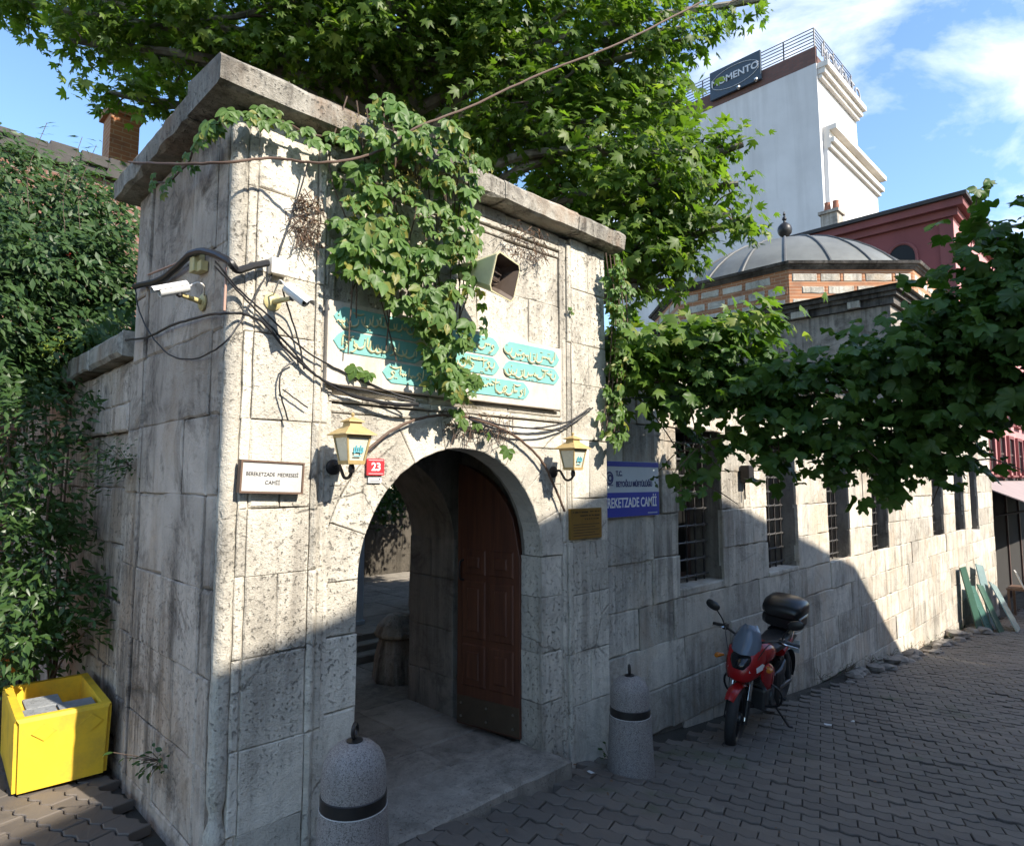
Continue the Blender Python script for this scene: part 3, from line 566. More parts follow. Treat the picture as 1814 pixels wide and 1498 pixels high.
for k in range(8):
    A = Vector((*OV[k], 0)); B = Vector((*OV[(k + 1) % 8], 0)); u = (B - A).normalized(); L = (B - A).length; nn = Vector((u.y, -u.x, 0)); mid = (A + B) / 2
    if (mid - DC).dot(nn) < 0: nn = -nn
    if nn.x > 0.5 or nn.y > 0.8: continue
    for r_, (z0, z1) in enumerate(((4.92, 5.07), (5.165, 5.315), (5.41, 5.56))):
        x = .06 + (r_ % 2) * .18
        while x < L - .3:
            w = random.uniform(.30, .50); w = min(w, L - .06 - x); mk('drum_stone', piece(rect(x, x + w, z0, z1), A + nn * .012, u, Z_, nn, .05, ch=.01, jit=.006, sub=.1), M['stone_wall'], hall)
            for q in (0, 1): mk('drum_brick', piece(rect(x + w + .012, x + w + .055, z0, z1), A + nn * .006, u, Z_, nn, .04, ch=.004, jit=.002, sub=1), M['brick'], hall) if q == 0 else None
            x += w + .068
mk('drum_cornice', join(octring(2.88, 2.91, 5.642, 5.68), octring(2.93, 2.95, 5.681, 5.72), octring(2.99, 3.01, 5.721, 5.77)), M['dark_cornice'], hall)
prof = [(2.98, 5.771), (2.96, 5.79), (2.70, 5.81)] + [(math.sqrt(max(0, 3.35 ** 2 - (3.35 - h_) ** 2)), 7.17 - h_) for h_ in (1.34, 1.22, 1.1, .9, .7, .5, .32, .18, .08, .02, .001)]
dome = mk('dome', lathe(prof, 64, DC), M['lead'], hall, True)
for k in range(20):
    a = 2 * PI * k / 20 + .06; pts = [(DC.x + (q + .005) * math.cos(a), DC.y + (q + .005) * math.sin(a), z + .005) for q, z in prof[2:-1]]; mk('lead_roll', tube(pts, .028, 6), M['lead_dark'], dome, True)
mk('finial', lathe([(.07, 7.05), (.05, 7.36), (.10, 7.40), (.15, 7.46), (.165, 7.54), (.15, 7.62), (.09, 7.69), (.03, 7.73), (.025, 7.76), (.055, 7.80), (.04, 7.85), (.012, 7.88), (.032, 7.92), (.004, 8.0)], 16, DC), M['black_iron'], dome, True)
# bracket box on the wall between first windows, small pipe
wb_ = mk('wall_box', join(bbox(5.30, 5.42, WY - .11, WY - .015, 1.62, 1.80, .008), bar((5.36, WY - .03, 1.62), (5.36, WY - .03, 1.45), .009)), M['black_iron']); tag(wb_, 'small dark metal box with a pipe on the mosque wall between first two windows', 'box')
# rubble at the wall foot
random.seed(31)
for k in range(34):
    x = 7.5 + k * .27 + random.uniform(-.1, .1); s_ = random.uniform(.05, .14) * (1.5 if x > 13 else 1); me = lathe([(.3 * s_, 0), (s_ * random.uniform(.8, 1.1), s_ * .25), (s_ * random.uniform(.6, .9), s_ * .6), (s_ * .2, s_ * .75)], 7)
    me = ([(v[0] + random.uniform(-.2, .2) * s_, v[1] + random.uniform(-.2, .2) * s_, v[2]) for v in me[0]], me[1]); st_ = mk('rubble_stone', me, M['rubble']); st_.location = (x, random.uniform(-.14, .06), gz(x) - .02)
    tag(st_, 'rough broken stone lying among rubble along the foot of the mosque wall', 'stone', 'rubble along the wall foot')

# ================================================================== RED BUILDING AND STREET SHOP
PX, PY = 19.35, .78
red = empty('red_building', (0, 0, 0), 'faded red plastered building with dark roof edge behind the dome', 'building')
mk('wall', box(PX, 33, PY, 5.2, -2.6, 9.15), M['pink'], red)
mk('front_wall', box(PX - .02, 33, PY - .05, PY - .002, 1.75, 9.1), M['pink_sunlit'], red)
mk('roof_cornice', join(box(PX - .12, 33, PY - .18, 5.3, 8.75, 8.95), box(PX - .28, 33, PY - .34, 5.4, 8.951, 9.16)), M['pink_trim'], red)
rf = mk('roof', join(box(PX - .38, 33, PY - .44, 5.5, 9.161, 9.27)), M['roof_dark'], red)
ch = mk('chimney', join(box(PX + 1.4, PX + 1.95, 4.1, 4.62, 9.2, 10.35), box(PX + 1.34, PX + 2.01, 4.04, 4.68, 10.351, 10.45)), M['plaster'], rf)
for q in (0, 1): mk('chimney_pot', lathe([(.11, 0), (.12, .05), (.09, .3), (.1, .36)], 12, (PX + 1.68, 4.22 + q * .26, 10.45)), M['tile'], rf, True)
mk('corner_strip', box(PX - .035, PX - .002, PY - .052, PY + .28, -2.6, 8.74), M['pink_trim'], red)
aw = empty('arched_window'); aw.parent = red; ar = [(1.62, 7.35), (2.36, 7.35), (2.36, 7.9)] + [(1.99 + .37 * math.cos(R(t)), 7.9 + .42 * math.sin(R(t))) for t in range(15, 180, 15)] + [(1.62, 7.9)]
mk('pane', ([(PX - .012, y, z) for y, z in ar], [tuple(range(len(ar)))[::-1]]), M['pane'], aw)
mk('frame', tube([(PX - .02, y, z) for y, z in ar] + [(PX - .02, *ar[0])], .045, 6), M['pink_trim'], aw)
for i in range(6):
    for z0, z1 in ((6.2, 7.9), (3.6, 5.3), (1.9, 3.0)):
        x0 = PX + .9 + i * 1.75; w = empty('window'); w.parent = red
        mk('recess', box(x0, x0 + .85, PY - .062, PY - .052, z0, z1), M['pane'], w)
        mk('frame', join(box(x0 - .1, x0, PY - .13, PY - .051, z0 - .1, z1 + .1), box(x0 + .85, x0 + .95, PY - .13, PY - .051, z0 - .1, z1 + .1), box(x0, x0 + .85, PY - .129, PY - .051, z1, z1 + .1), box(x0 - .14, x0 + .99, PY - .18, PY - .0505, z0 - .16, z0 - .101)), M['pink_trim'], w)
        mk('mullion', join(box(x0 + .4, x0 + .45, PY - .09, PY - .063, z0, z1), box(x0, x0 + .85, PY - .085, PY - .064, (z0 + z1) / 2, (z0 + z1) / 2 + .05)), M['win_frame'], w)
sh = empty('shop_front'); sh.parent = red
mk('dark_sheet', box(PX + .15, 32, PY - .03, PY - .004, -2.4, 1.7), M['room_dark'], sh)  # flat dark sheet in place of the shop's shaded interior
for k in range(5): mk('shutter_post', box(PX + .3 + k * 2.4, PX + .42 + k * 2.4, PY - .08, PY - .031, -2.4, 1.7), M['win_frame'], sh)
awn = empty('awning'); awn.parent = red
AWV = [(PX - .1, PY - .06, 1.62), (29, PY - .06, 1.62), (29, PY - 1.5, .98), (PX - .1, PY - 1.5, .98)]
mk('cloth', (AWV + [(a, b, c - .03) for a, b, c in AWV] + [(PX - .1, PY - 1.52, .78), (29, PY - 1.52, .78)], [(0, 1, 2, 3), (7, 6, 5, 4), (3, 2, 9, 8), (0, 3, 7, 4), (1, 5, 6, 2)]), M['awning'], awn)
for x in (PX - .08, 23.5): mk('arm', bar((x, PY - .05, .6), (x, PY - 1.48, .95), .018), M['black_iron'], awn)
# panels leaning against the wall, shop table
def panel(x, yb, yt, h, w, tilt, mat, label, th=.02):
    v, f = box(0, w, 0, th, 0, h); ang = math.atan2(yt - yb, h); o = mk('leaning_panel', (v, f), M[mat]); o.location = (x, yb, gz(x) - .01); o.rotation_euler = (-ang, tilt, R(-4)); tag(o, label, 'panel', 'panels leaning on the wall'); return o
panel(14.6, -.12, .13, 1.28, .38, 0, 'green_dark', 'tall narrow dark green panel leaning at the left end of the stack')
panel(14.95, -.22, .12, .95, .42, .12, 'green_sheet', 'short green panel leaning second from left, its top edge tilted')
panel(15.3, -.35, .06, 1.0, .45, .2, 'green_dark', 'dark green panel in the middle of the leaning stack')
panel(15.75, -.15, .12, 1.35, .55, .16, 'glass_sheet', 'tall pale glass sheet leaning against the wall behind the others')
panel(15.9, -.55, 0, 1.1, .6, .28, 'glass_sheet', 'wide pale grey green sheet leaning foremost at the right end')
tb = empty('shop_table', (18.4, -.35, gz(18.4)), 'small dark wooden shop table standing under the awning', 'table')
mk('table_top', box(-.4, .4, -.25, .25, .68, .72), M['table_wood'], tb)
for sx in (-.36, .36):
    for sy in (-.21, .21): mk('leg', box(sx - .025, sx + .025, sy - .025, sy + .025, 0, .68), M['table_wood'], tb)
bd = mk('price_board', box(-.28, .28, -.012, .012, 0, .42), M['paper']); bd.location = (18.15, -.42, gz(18.4) + .722); bd.rotation_euler = (-.35, 0, .2); tag(bd, 'white blank board propped on the shop table', 'board')

# ================================================================== WHITE TOWER with rooftop sign
tw = empty('white_tower_block', (0, 0, 0), 'tall white rendered tower block with rooftop railing and slate grey name sign', 'building')
TX, TY = 39.35, 10.8
V8 = [(TX + .55, TY, -4), (48.5, TY, -4), (48.5, 26, -4), (TX + .55, 26, -4), (TX - .3, TY, 27.35), (46.2, TY, 27.35), (46.2, 26, 27.35), (TX - .3, 26, 27.35)]
mk('wall', (V8, [(0, 3, 2, 1), (4, 5, 6, 7), (0, 1, 5, 4), (1, 2, 6, 5), (2, 3, 7, 6), (3, 0, 4, 7)]), M['tower_white'], tw)
TX -= .3
mk('upper_cornice', join(box(TX + .2, 46.2, TY - .25, TY - .02, 26.4, 26.65), box(TX + .15, 46.3, TY - .45, TY - .02, 26.651, 27.0), box(TX + .1, 46.4, TY - .65, TY - .02, 27.001, 27.34)), M['tower_trim'], tw)
mk('lower_wall', box(TX + .6, 49.5, TY - .25, TY - .001, -4, 22.0), M['tower_white'], tw)
mk('lower_cornice', join(box(TX + .6, 49.6, TY - .45, TY - .02, 22.0, 22.3), box(TX + .6, 49.7, TY - .65, TY - .02, 22.301, 22.6), box(TX + .6, 49.6, TY - .4, TY - .02, 22.601, 23.1), box(TX + .6, 49.8, TY - .8, TY - .02, 23.101, 23.4)), M['tower_trim'], tw)
mk('brick_parapet', join(box(TX, TX + .25, TY + .02, 26, 27.352, 28.45), box(TX + .251, 46.2, TY, TY + .25, 27.352, 27.9)), M['brick_dark'], tw)
rl = empty('railing'); rl.parent = tw
for k in range(9): y = TY + .1 + k * 1.9; mk('post', bar((TX + .12, y, 28.4), (TX + .12, y, 29.75), .045), M['railing'], rl)
for z in np.arange(28.65, 29.8, .22): mk('rail', join(bar((TX + .12, TY + .1, z), (TX + .12, 26, z), .030), bar((TX + .12, TY + .1, z), (46.1, TY + .1, z), .025)), M['railing'], rl)
for k in range(1, 5): x = TX + .1 + k * 1.7; mk('post', bar((x, TY + .1, 27.9), (x, TY + .1, 29.75), .04), M['railing'], rl)
sg = empty('roof_sign'); sg.parent = tw
mk('sign_board', bbox(TX - .28, TX - .1, 14.15, 17.75, 27.75, 29.75, .03), M['sign_slate'], sg)
LEFTM = Matrix(((0, 0, -1, 0), (-1, 0, 0, 0), (0, 1, 0, 0), (0, 0, 0, 1)))
mk('lettering', xf(text_mesh('MOMENTO', .66, .02, bold=.012), Matrix.Translation((TX - .31, 15.95, 28.8)) @ LEFTM), M['pale_print'], sg)
mk('oval_line', tube([(TX - .31, 15.95 + 1.7 * math.cos(R(a)), 28.78 + .72 * math.sin(R(a))) for a in list(range(-170, -10, 10))], .018, 5), M['pale_print'], sg); mk('oval_line', tube([(TX - .31, 15.95 + 1.7 * math.cos(R(a)), 28.78 + .72 * math.sin(R(a))) for a in list(range(10, 180, 10))], .018, 5), M['pale_print'], sg)
mk('sign_lamp', join(*[lathe([(.05, 0), (.12, .1), (.12, .2), (.02, .25)], 10, (TX - .5, y, 27.55)) for y in (14.4, 15.6)]), M['stud'], sg)
mk('street_lettering', xf(text_mesh('MOMENTO', 1.2, .04, sx=1.2), Matrix.Translation((TX + 3.7, TY - .3, 28.1)) @ FACADE), M['lettering_grey'], sg)

# ================================================================== LEFT SIDE: garden wall, brick house, chimney
gw = empty('garden_wall', (0, 0, 0), 'low old stone garden wall with sloping coping running back from the gateway', 'wall')
mk('wall_core', box(.07, .3, 1.5, 6.2, -.3, 2.40), M['mortar'], gw); random.seed(14)
for i, (a, b) in enumerate(((-.3, .1), (.1, .5), (.5, .9), (.9, 1.25), (1.25, 1.6), (1.6, 1.95), (1.95, 2.12), (2.12, 2.40))):
    y = 1.52
    while y < 6.0:
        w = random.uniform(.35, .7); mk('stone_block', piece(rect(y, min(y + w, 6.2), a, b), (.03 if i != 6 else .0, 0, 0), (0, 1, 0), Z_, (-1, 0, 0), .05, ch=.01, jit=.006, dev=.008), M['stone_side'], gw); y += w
for k in range(6): mk('coping_stone', piece(rect(1.52 + k * .78, 1.52 + k * .78 + .77, 2.405, 2.56), (-.07, 0, 0), (0, 1, 0), Z_, (-1, 0, 0), .4, ch=.02, jit=.006), M['cornice'], gw)
bh = empty('brick_house', (0, 0, 0), 'old brick house with shadow-darkened parapet behind the flowering climber', 'house')
mk('wall', box(-6, 1.5, 5.6, 7.0, -.2, 5.15), M['brick_old'], bh); mk('parapet', box(-6, 1.55, 5.5, 7.05, 5.151, 5.33), M['roof_dark'], bh); random.seed(5)  # near-black parapet: a band of shadow put into its colour
for k in range(26): x = -5.9 + k * .286; mk('parapet_stone', bbox(x, x + .27, 5.46 + random.uniform(0, .05), 5.75, 5.25 + random.uniform(-.03, .03), 5.345 + random.uniform(0, .05), .012), M['roof_dark'], bh)
chm = mk('brick_chimney', join(box(1.0, 1.36, 7.1, 7.5, 4.6, 6.75), box(.95, 1.41, 7.05, 7.55, 6.751, 6.86)), M['brick']); tag(chm, 'orange brick chimney standing behind the gateway under the tree', 'chimney')
pl_ = empty('planter', (-.245, 1.72, .035), 'yellow painted concrete planter box beside the gateway corner', 'planter', rz=R(-3))
def tub():
    w, d, h, t = .22, .38, .375, .045; A = [(-w, -d), (w, -d), (w, d), (-w, d)]; s = 1.0
    def ring(k, z): return [(x * k if True else x, y * k, z) for x, y in A]
    V = [(x * .96, y * .97, 0) for x, y in A] + [(x, y, h - .02) for x, y in A] + [(x * .97, y * .98, h) for x, y in A] + [(x - math.copysign(t, x), y - math.copysign(t, y), h) for x, y in A] + [(x - math.copysign(t + .01, x), y - math.copysign(t + .01, y), .2) for x, y in A]
    F = [(3, 2, 1, 0)]
    for i in range(4):
        for q in range(4): F.append((i * 4 + q, i * 4 + (q + 1) % 4, (i + 1) * 4 + (q + 1) % 4, (i + 1) * 4 + q))
    F.append((16, 17, 18, 19)); bm = bmesh.new(); vs_ = [bm.verts.new(v) for v in V]
    for q in F: bm.faces.new([vs_[i] for i in q])
    bmesh.ops.bevel(bm, geom=[e for e in bm.edges if abs(e.verts[0].co.z - e.verts[1].co.z) > .2 and max(v.co.z for v in e.verts) > .34], offset=.02, segments=2, affect='EDGES'); bm.verts.index_update()
    out = [tuple(v.co) for v in bm.verts], [tuple(v.index for v in f.verts) for f in bm.faces]; bm.free(); return out
mk('tub', tub(), M['yellow'], pl_)
for xx in (-.09, .12): mk('lozenge', ([(xx - .055, -.385, .29), (xx, -.383, .245), (xx + .055, -.385, .29), (xx, -.388, .335), (xx - .055, -.36, .29), (xx, -.36, .245), (xx + .055, -.36, .29), (xx, -.36, .335)], [(0, 1, 2, 3), (0, 4, 5, 1), (1, 5, 6, 2), (2, 6, 7, 3), (3, 7, 4, 0)]), M['yellow'], pl_)
for a, b, c, d in ((-.17, -.02, -.32, -.14), (-.01, .16, -.31, -.12), (-.15, .02, -.13, .08)): mk('slab', bbox(a, b, c, d, .335, .355, .004), M['grey_slab'], pl_)
oc = empty('orange_crate', (-.52, 2.75, .06), 'orange perforated plastic crate half hidden behind the dark shrub', 'crate')
mk('crate_rim', join(box(-.25, .25, -.18, .18, .56, .6), box(-.25, .25, -.18, .18, .3, .33)), M['orange'], oc)
for k in range(9): mk('slat', box(-.25 + k * .06, -.22 + k * .06, -.18, -.165, .33, .56), M['orange'], oc)
for k in range(6): mk('slat', box(.235, .25, -.17 + k * .06, -.145 + k * .06, .33, .56), M['orange'], oc)
for bx_ in ((-.25, -.22, -.18, -.15), (.22, .25, -.18, -.15), (.22, .25, .15, .18), (-.25, -.22, .15, .18)): mk('leg', box(*bx_, -.03, .3), M['black_iron'], oc)

# ================================================================== OPPOSITE SIDE OF THE STREET (behind the camera; shades the street)
def opp(name, prof, y0, y1, label, cat='house'):
    h = empty(name, (0, 0, 0), label, cat); mk('wall', prism(prof, y1, y0), M['house'], h); return h
ho = opp('gabled_house', [(-5.0, -1), (11.8, -2), (11.8, 4.66), (9.8, 6.17), (5.15, 7.45), (-5.0, 4.71)], -7.0, -13.0, 'gabled plaster house across the street whose roof shades the paving')
mk('roof', prism([(-5.2, 4.65), (5.15, 7.45), (9.85, 6.17), (11.95, 4.58), (11.95, 4.64), (9.9, 6.21), (5.15, 7.49), (-5.2, 4.70)], -13.1, -6.98), M['tile'], ho)
for i in range(4):
    for z in (.4, 3.2):
        x = -2.5 + i * 3.3; w = empty('window'); w.parent = ho; mk('pane', box(x, x + 1, -7.0, -6.985, z, z + 1.5), M['pane'], w); mk('frame', join(box(x - .1, x, -7, -6.95, z - .1, z + 1.6), box(x + 1, x + 1.1, -7, -6.95, z - .1, z + 1.6), box(x, x + 1, -7, -6.951, z + 1.5, z + 1.6), box(x, x + 1, -7, -6.951, z - .1, z)), M['win_frame'], w)
hs = opp('flat_roofed_house', [(12.0, -2.4), (40, -3.6), (40, 4.45), (12.0, 4.62)], -7.2, -12.5, 'low flat roofed house farther along the opposite side of the street')
for i in range(6):
    x = 13.5 + i * 3; w = empty('window'); w.parent = hs; mk('pane', box(x, x + 1.1, -7.2, -7.185, 1.0, 2.8), M['pane'], w)
# ================================================================== THINGS ON THE GATEWAY
# inscription panel
ins = empty('inscription_panel', (0, 0, 0), 'marble inscription panel with turquoise cartouches and gold calligraphy above the arch', 'inscription')
mk('slab', bbox(.478, 2.252, -.022, .03, 2.126, 2.552, .006), M['marble'], ins)
def cart_poly(x0, x1, z0, z1):
    h = (z1 - z0); m = (z0 + z1) / 2; e = .028; c = .02; return [(x0, m), (x0 + e, z0 + c), (x0 + e + .03, z0), (x1 - e - .03, z0), (x1 - e, z0 + c), (x1, m), (x1 - e, z1 - c), (x1 - e - .03, z1), (x0 + e + .03, z1), (x0 + e, z1 - c)]
def callig(x0, x1, z0, z1, seed):
    """raised flowing script: long sweeping bowls, uprights, short hooks and dots"""
    rs = random.Random(seed); parts = []; y = -.0305; x = x1 - .05; h = z1 - z0
    def st(pts, r): 
        sp = spline([(a, y, b) for a, b in pts], 5); n = len(sp); parts.append(tube(sp, [r * (.45 + .8 * math.sin(PI * (i + .6) / (n + .2))) for i in range(n)], 5))
    while x > x0 + .05:
        k = rs.random(); b = z0 + h * rs.uniform(.30, .5) + h * .12 * math.sin(x * 9)
        if k < .30: w = rs.uniform(.05, .085); st([(x, b + .02), (x - w * .1, b - .008), (x - w * .5, b - .022), (x - w * .9, b - .006), (x - w, b + .016)], .0052); x -= w * .62
        elif k < .52: st([(x, b + h * .42), (x - .003, b + h * .15), (x - .006, b - .006)], .0042); x -= .017
        elif k < .66: w = .03; st([(x, b + .006), (x - .012, b + .018), (x - .024, b + .006), (x - .012, b - .004), (x - .028, b - .024), (x - .045, b - .026)], .0045); x -= .034
        elif k < .86:
            w = rs.uniform(.03, .06); st([(x, b + .012), (x - w * .2, b), (x - w * .4, b + .008), (x - w * .6, b - .002), (x - w * .8, b + .008), (x - w, b)], .0045); x -= w * .9
        else: st([(x + .012, z1 - .02), (x - .02, z1 - .03), (x - .055, z1 - .022)], .005); x -= .02
        if rs.random() < .55:
            dx, dz = x + rs.uniform(-.01, .02), (b + .034 if rs.random() < .6 else b - .036); dz = min(max(dz, z0 + .01), z1 - .012)
            for q in range(rs.choice((1, 1, 2))): parts.append(lathe([(.0042, 0), (.0048, .003), (.001, .006)], 5, (0, 0, 0))); parts[-1] = ([(v[0] + dx - .012 * q, y - v[2] + .002, v[1] + dz) for v in parts[-1][0]], parts[-1][1])
    return join(*parts)
carts = [(a, b, z0, z1) for a, b in ((.508, 1.07), (1.098, 1.66), (1.688, 2.228)) for z0, z1 in ((2.414, 2.528), (2.292, 2.404))] + [(.80, 1.345, 2.166, 2.278), (1.385, 1.932, 2.166, 2.278)]
for k, c in enumerate(carts):
    cp = mk('cartouche', piece(cart_poly(*c), (0, -.0275, 0), X_, Z_, (0, -1, 0), .008, ch=.003, jit=0, sub=1, dev=0, gap=0), M['teal'], ins)
    mk('calligraphy', callig(*c, 40 + k), M['gold'], cp, True)
# small marble name plate
mp_ = empty('marble_name_plate', (0, 0, 0), 'small white marble name plate in a thin wooden frame left of the arch', 'plaque')
PT = Matrix.Translation((.213, -.03, 1.662)) @ Matrix.Rotation(R(2.0), 4, 'Y')
mk('plate', xf(bbox(-.142, .142, -.008, .02, -.066, .066, .003), PT), M['grey_marble'], mp_)
for a in ((-.148, .148, -.014, .02, .066, .074), (-.148, .148, -.014, .02, -.074, -.066), (-.15, -.142, -.0142, .02, -.074, .074), (.142, .15, -.0142, .02, -.074, .074)): mk('frame_bar', xf(box(*a), PT), M['table_wood'], mp_)
mk('lettering', xf(text_mesh('BEREKETZADE  MEDRESESİ', .024, .0006, sx=.86), PT @ facing((0, -.0095, .012))), M['dark_print'], mp_); mk('lettering', xf(text_mesh('CAMİİ', .024, .0006), PT @ facing((0, -.0095, -.025))), M['dark_print'], mp_)
# house number
hn = empty('house_number_plate', (0, 0, 0), 'small red enamel house number plate reading 23 beside the left lantern', 'number plate')
mk('plate', bbox(.728, .834, -.010, .004, 1.674, 1.762, .004), M['red_plate'], hn)
mk('border', join(box(.736, .826, -.0118, -.0102, 1.752, 1.754), box(.736, .826, -.0118, -.0102, 1.682, 1.684)), M['white_print'], hn)
mk('lettering', xf(text_mesh('23', .058, .0008, bold=.0015), facing((.781, -.0125, 1.717))), M['white_print'], hn)
sk = empty('paper_sticker', (0, 0, 0), 'tiny faded printed sticker on the stone just below the red number plate', 'sticker')
mk('sheet', box(.742, .822, -.0015, .0115, 1.635, 1.664), M['paper'], sk); mk('printed_line', join(box(.752, .80, -.0022, -.0016, 1.652, 1.655), box(.806, .814, -.0022, -.0016, 1.650, 1.658), box(.752, .812, -.0022, -.0016, 1.641, 1.645)), M['dark_print'], sk)
# brass plaque
br = empty('brass_plaque', (0, 0, 0), 'dull brass plaque engraved with dark text below the right lantern', 'plaque')
mk('plate', bbox(2.345, 2.695, -.016, .006, 1.238, 1.452, .004), M['brass'], br)
random.seed(6)
for z, x0, x1, hh in ((1.425, 2.372, 2.53, .012), (1.428, 2.56, 2.67, .010), (1.400, 2.45, 2.66, .011), (1.376, 2.50, 2.66, .011)):
    x = x0
    while x < x1: w = random.uniform(.006, .012); mk('engraved_letter', box(x, x + w, -.0175, -.0163, z - hh / 2 + random.uniform(0, .003), z + hh / 2), M['brass_dark'], br); x += w + random.choice((.003, .003, .003, .012))
for k in range(5): mk('text_line', box(2.375, 2.665 - (k % 2) * .05, -.0175, -.0163, 1.262 + k * .019, 1.267 + k * .019), M['brass_dark'], br)
# blue sign on the street wall
bl = empty('blue_sign', (0, 0, 0), 'blue and white name board with large white capitals on the wall beside the gate', 'sign')
sy = WY - .035
mk('board', bbox(2.86, 3.735, sy, sy + .03, 1.355, 1.80, .004), M['sign_white'], bl); mk('blue_band', box(2.862, 3.733, sy - .0025, sy - .0005, 1.357, 1.55), M['blue'], bl); mk('blue_band', box(2.862, 3.733, sy - .0025, sy - .0005, 1.758, 1.798), M['blue'], bl)
mk('lettering', xf(text_mesh('BEREKETZADE CAMİİ', .108, .001, sx=.74, bold=.002), facing((3.305, sy - .004, 1.465))), M['white_print'], bl)
mk('lettering', xf(text_mesh('T.C.', .055, .001, 'LEFT', sx=.9, bold=.0015), facing((3.12, sy - .002, 1.70))), M['navy'], bl); mk('lettering', xf(text_mesh('BEYOĞLU MÜFTÜLÜĞÜ', .062, .001, 'LEFT', sx=.78, bold=.0015), facing((3.12, sy - .002, 1.615))), M['navy'], bl)
mk('small_line', join(*[box(3.56 + q * .012, 3.568 + q * .012, sy - .004, sy - .003, 1.372, 1.384) for q in range(12)]), M['sign_white'], bl)
mk('emblem', join(xf(torus((0, 0, 0), .045, .007, 'z', 24, 6, .2), facing((3.035, sy - .002, 1.665))), xf(torus((0, 0, 0), .022, .008, 'z', 18, 6, .2), facing((3.045, sy - .002, 1.665))), box(2.99, 3.08, sy - .003, sy - .001, 1.605, 1.612)), M['navy'], bl)
# lanterns
def lantern(x, z, label):
    t = empty('wall_lantern', (x, -.175, z), label, 'lantern', 'pair of lanterns flanking the arch'); t.scale = (.86, .86, .86)
    b, w = .048, .072; h = .145
    def fr(z0, r0, z1, r1): return [(sx * r, sy * r, zz) for zz, r in ((z0, r0), (z1, r1)) for sx, sy in ((-1, -1), (1, -1), (1, 1), (-1, 1))], [(0, 1, 5, 4), (1, 2, 6, 5), (2, 3, 7, 6), (3, 0, 4, 7), (3, 2, 1, 0), (4, 5, 6, 7)]
    mk('frame_base', fr(-.012, b + .004, .008, b + .008), M['lantern'], t)
    for sx, sy in ((-1, -1), (1, -1), (1, 1), (-1, 1)): mk('corner_bar', bar((sx * b, sy * b, .0), (sx * w, sy * w, h), .006), M['lantern'], t)
    mk('top_rail', fr(h - .01, w + .002, h + .004, w + .006), M['lantern'], t)
    for k in range(4):
        a = k * PI / 2; v = [(-(b - .006), -b, .008), ((b - .006), -b, .008), ((w - .008), -w + .003, h - .008), (-(w - .008), -w + .003, h - .008)]; ca, sa = math.cos(a), math.sin(a)
        pv = [(px * ca - py * sa, px * sa + py * ca, pz) for px, py, pz in v]; pn = mk('pane', (pv, [(0, 1, 2, 3)]), M['lantern_glass'], t)
        if k in (0,):
            mk('emblem', join(*[bbox(-.026 + q * .013, -.018 + q * .013, -.0655 + (q % 2) * .0, -.0625, .045 + (q % 3) * .008, .082 + (q % 2) * .010, .001) for q in range(5)], bbox(-.03, .032, -.0645, -.0615, .052, .058, .001), bbox(-.026, .02, -.064, -.061, .030, .036, .001)), M['teal_print'], pn)
    mk('inner_glow_tube', lathe([(.02, .01), (.022, .10), (.01, .12)], 10), M['lantern_glass'], t)
    mk('roof', join(fr(h + .004, .100, h + .010, .098), fr(h + .010, .098, h + .052, .045), fr(h + .052, .040, h + .078, .036), fr(h + .078, .050, h + .084, .048), fr(h + .084, .048, h + .104, .012)), M['lantern'], t)
    mk('knob', lathe([(.006, h + .10), (.006, h + .112), (.011, h + .118), (.011, h + .126), (.003, h + .132)], 10), M['lantern'], t, True)
    mk('arm', tube(spline([(0, 0, -.012), (0, 0, -.055), (0, .03, -.085), (0, .075, -.085), (0, .105, -.05), (0, .135, -.015), (0, .18, -.02)], 6), .0095, 8), M['black_iron'], t, True)
    mk('collar', lathe([(.014, -.06), (.018, -.05), (.018, -.03), (.012, -.012)], 10), M['black_iron'], t, True)
    mk('wall_disc', xf(lathe([(.045, 0), (.045, .012), (.03, .022), (.012, .026)], 20), Matrix.Translation((0, .205, -.025)) @ Matrix.Rotation(PI / 2, 4, 'X')), M['black_iron'], t, True)
lantern(.538, 1.735, 'yellow metal wall lantern left of the arch beside the red number plate'); lantern(2.185, 1.725, 'yellow metal wall lantern right of the arch above the brass plaque')
# loudspeaker horn
hr = empty('horn_loudspeaker', (1.40, -.33, 2.80), 'cream square horn loudspeaker mounted high above the inscription', 'loudspeaker')
hd = Vector((.30, -.85, -.22)).normalized(); hu = Vector((0, 0, 1)); hx = hd.cross(hu).normalized(); hu = hx.cross(hd).normalized(); HM = Matrix((hx, hu, hd)).transposed().to_4x4()
def hring(w, h, c, z): return [(x, y, z) for x, y in ((-w + c, -h), (w - c, -h), (w, -h + c), (w, h - c), (w - c, h), (-w + c, h), (-w, h - c), (-w, -h + c))]
def rings(l, cap0=True): V = sum(l, []); F = [(i * 8 + k, i * 8 + (k + 1) % 8, (i + 1) * 8 + (k + 1) % 8, (i + 1) * 8 + k) for i in range(len(l) - 1) for k in range(8)]; F += [tuple(range(8))[::-1]] if cap0 else []; return V, F
mk('shell', xf(rings([hring(.045, .045, .01, -.27), hring(.05, .05, .012, -.25), hring(.085, .07, .015, -.14), hring(.145, .108, .022, 0), hring(.15, .112, .024, .004), hring(.15, .112, .024, .012), hring(.142, .104, .022, .012)]), HM), M['horn'], hr)
mk('inner_flare', xf(rings([hring(.142, .104, .022, .0125), hring(.10, .075, .02, -.06), hring(.06, .05, .012, -.14), hring(.03, .03, .008, -.15), hring(.002, .002, .0005, -.15)], False), HM), M['horn_in'], hr)
mk('reflex_plug', xf(lathe([(.03, -.13), (.052, -.07), (.056, -.055), (.048, -.05), (.044, -.06), (.01, -.06)], 20), HM), M['horn_in'], hr, True)
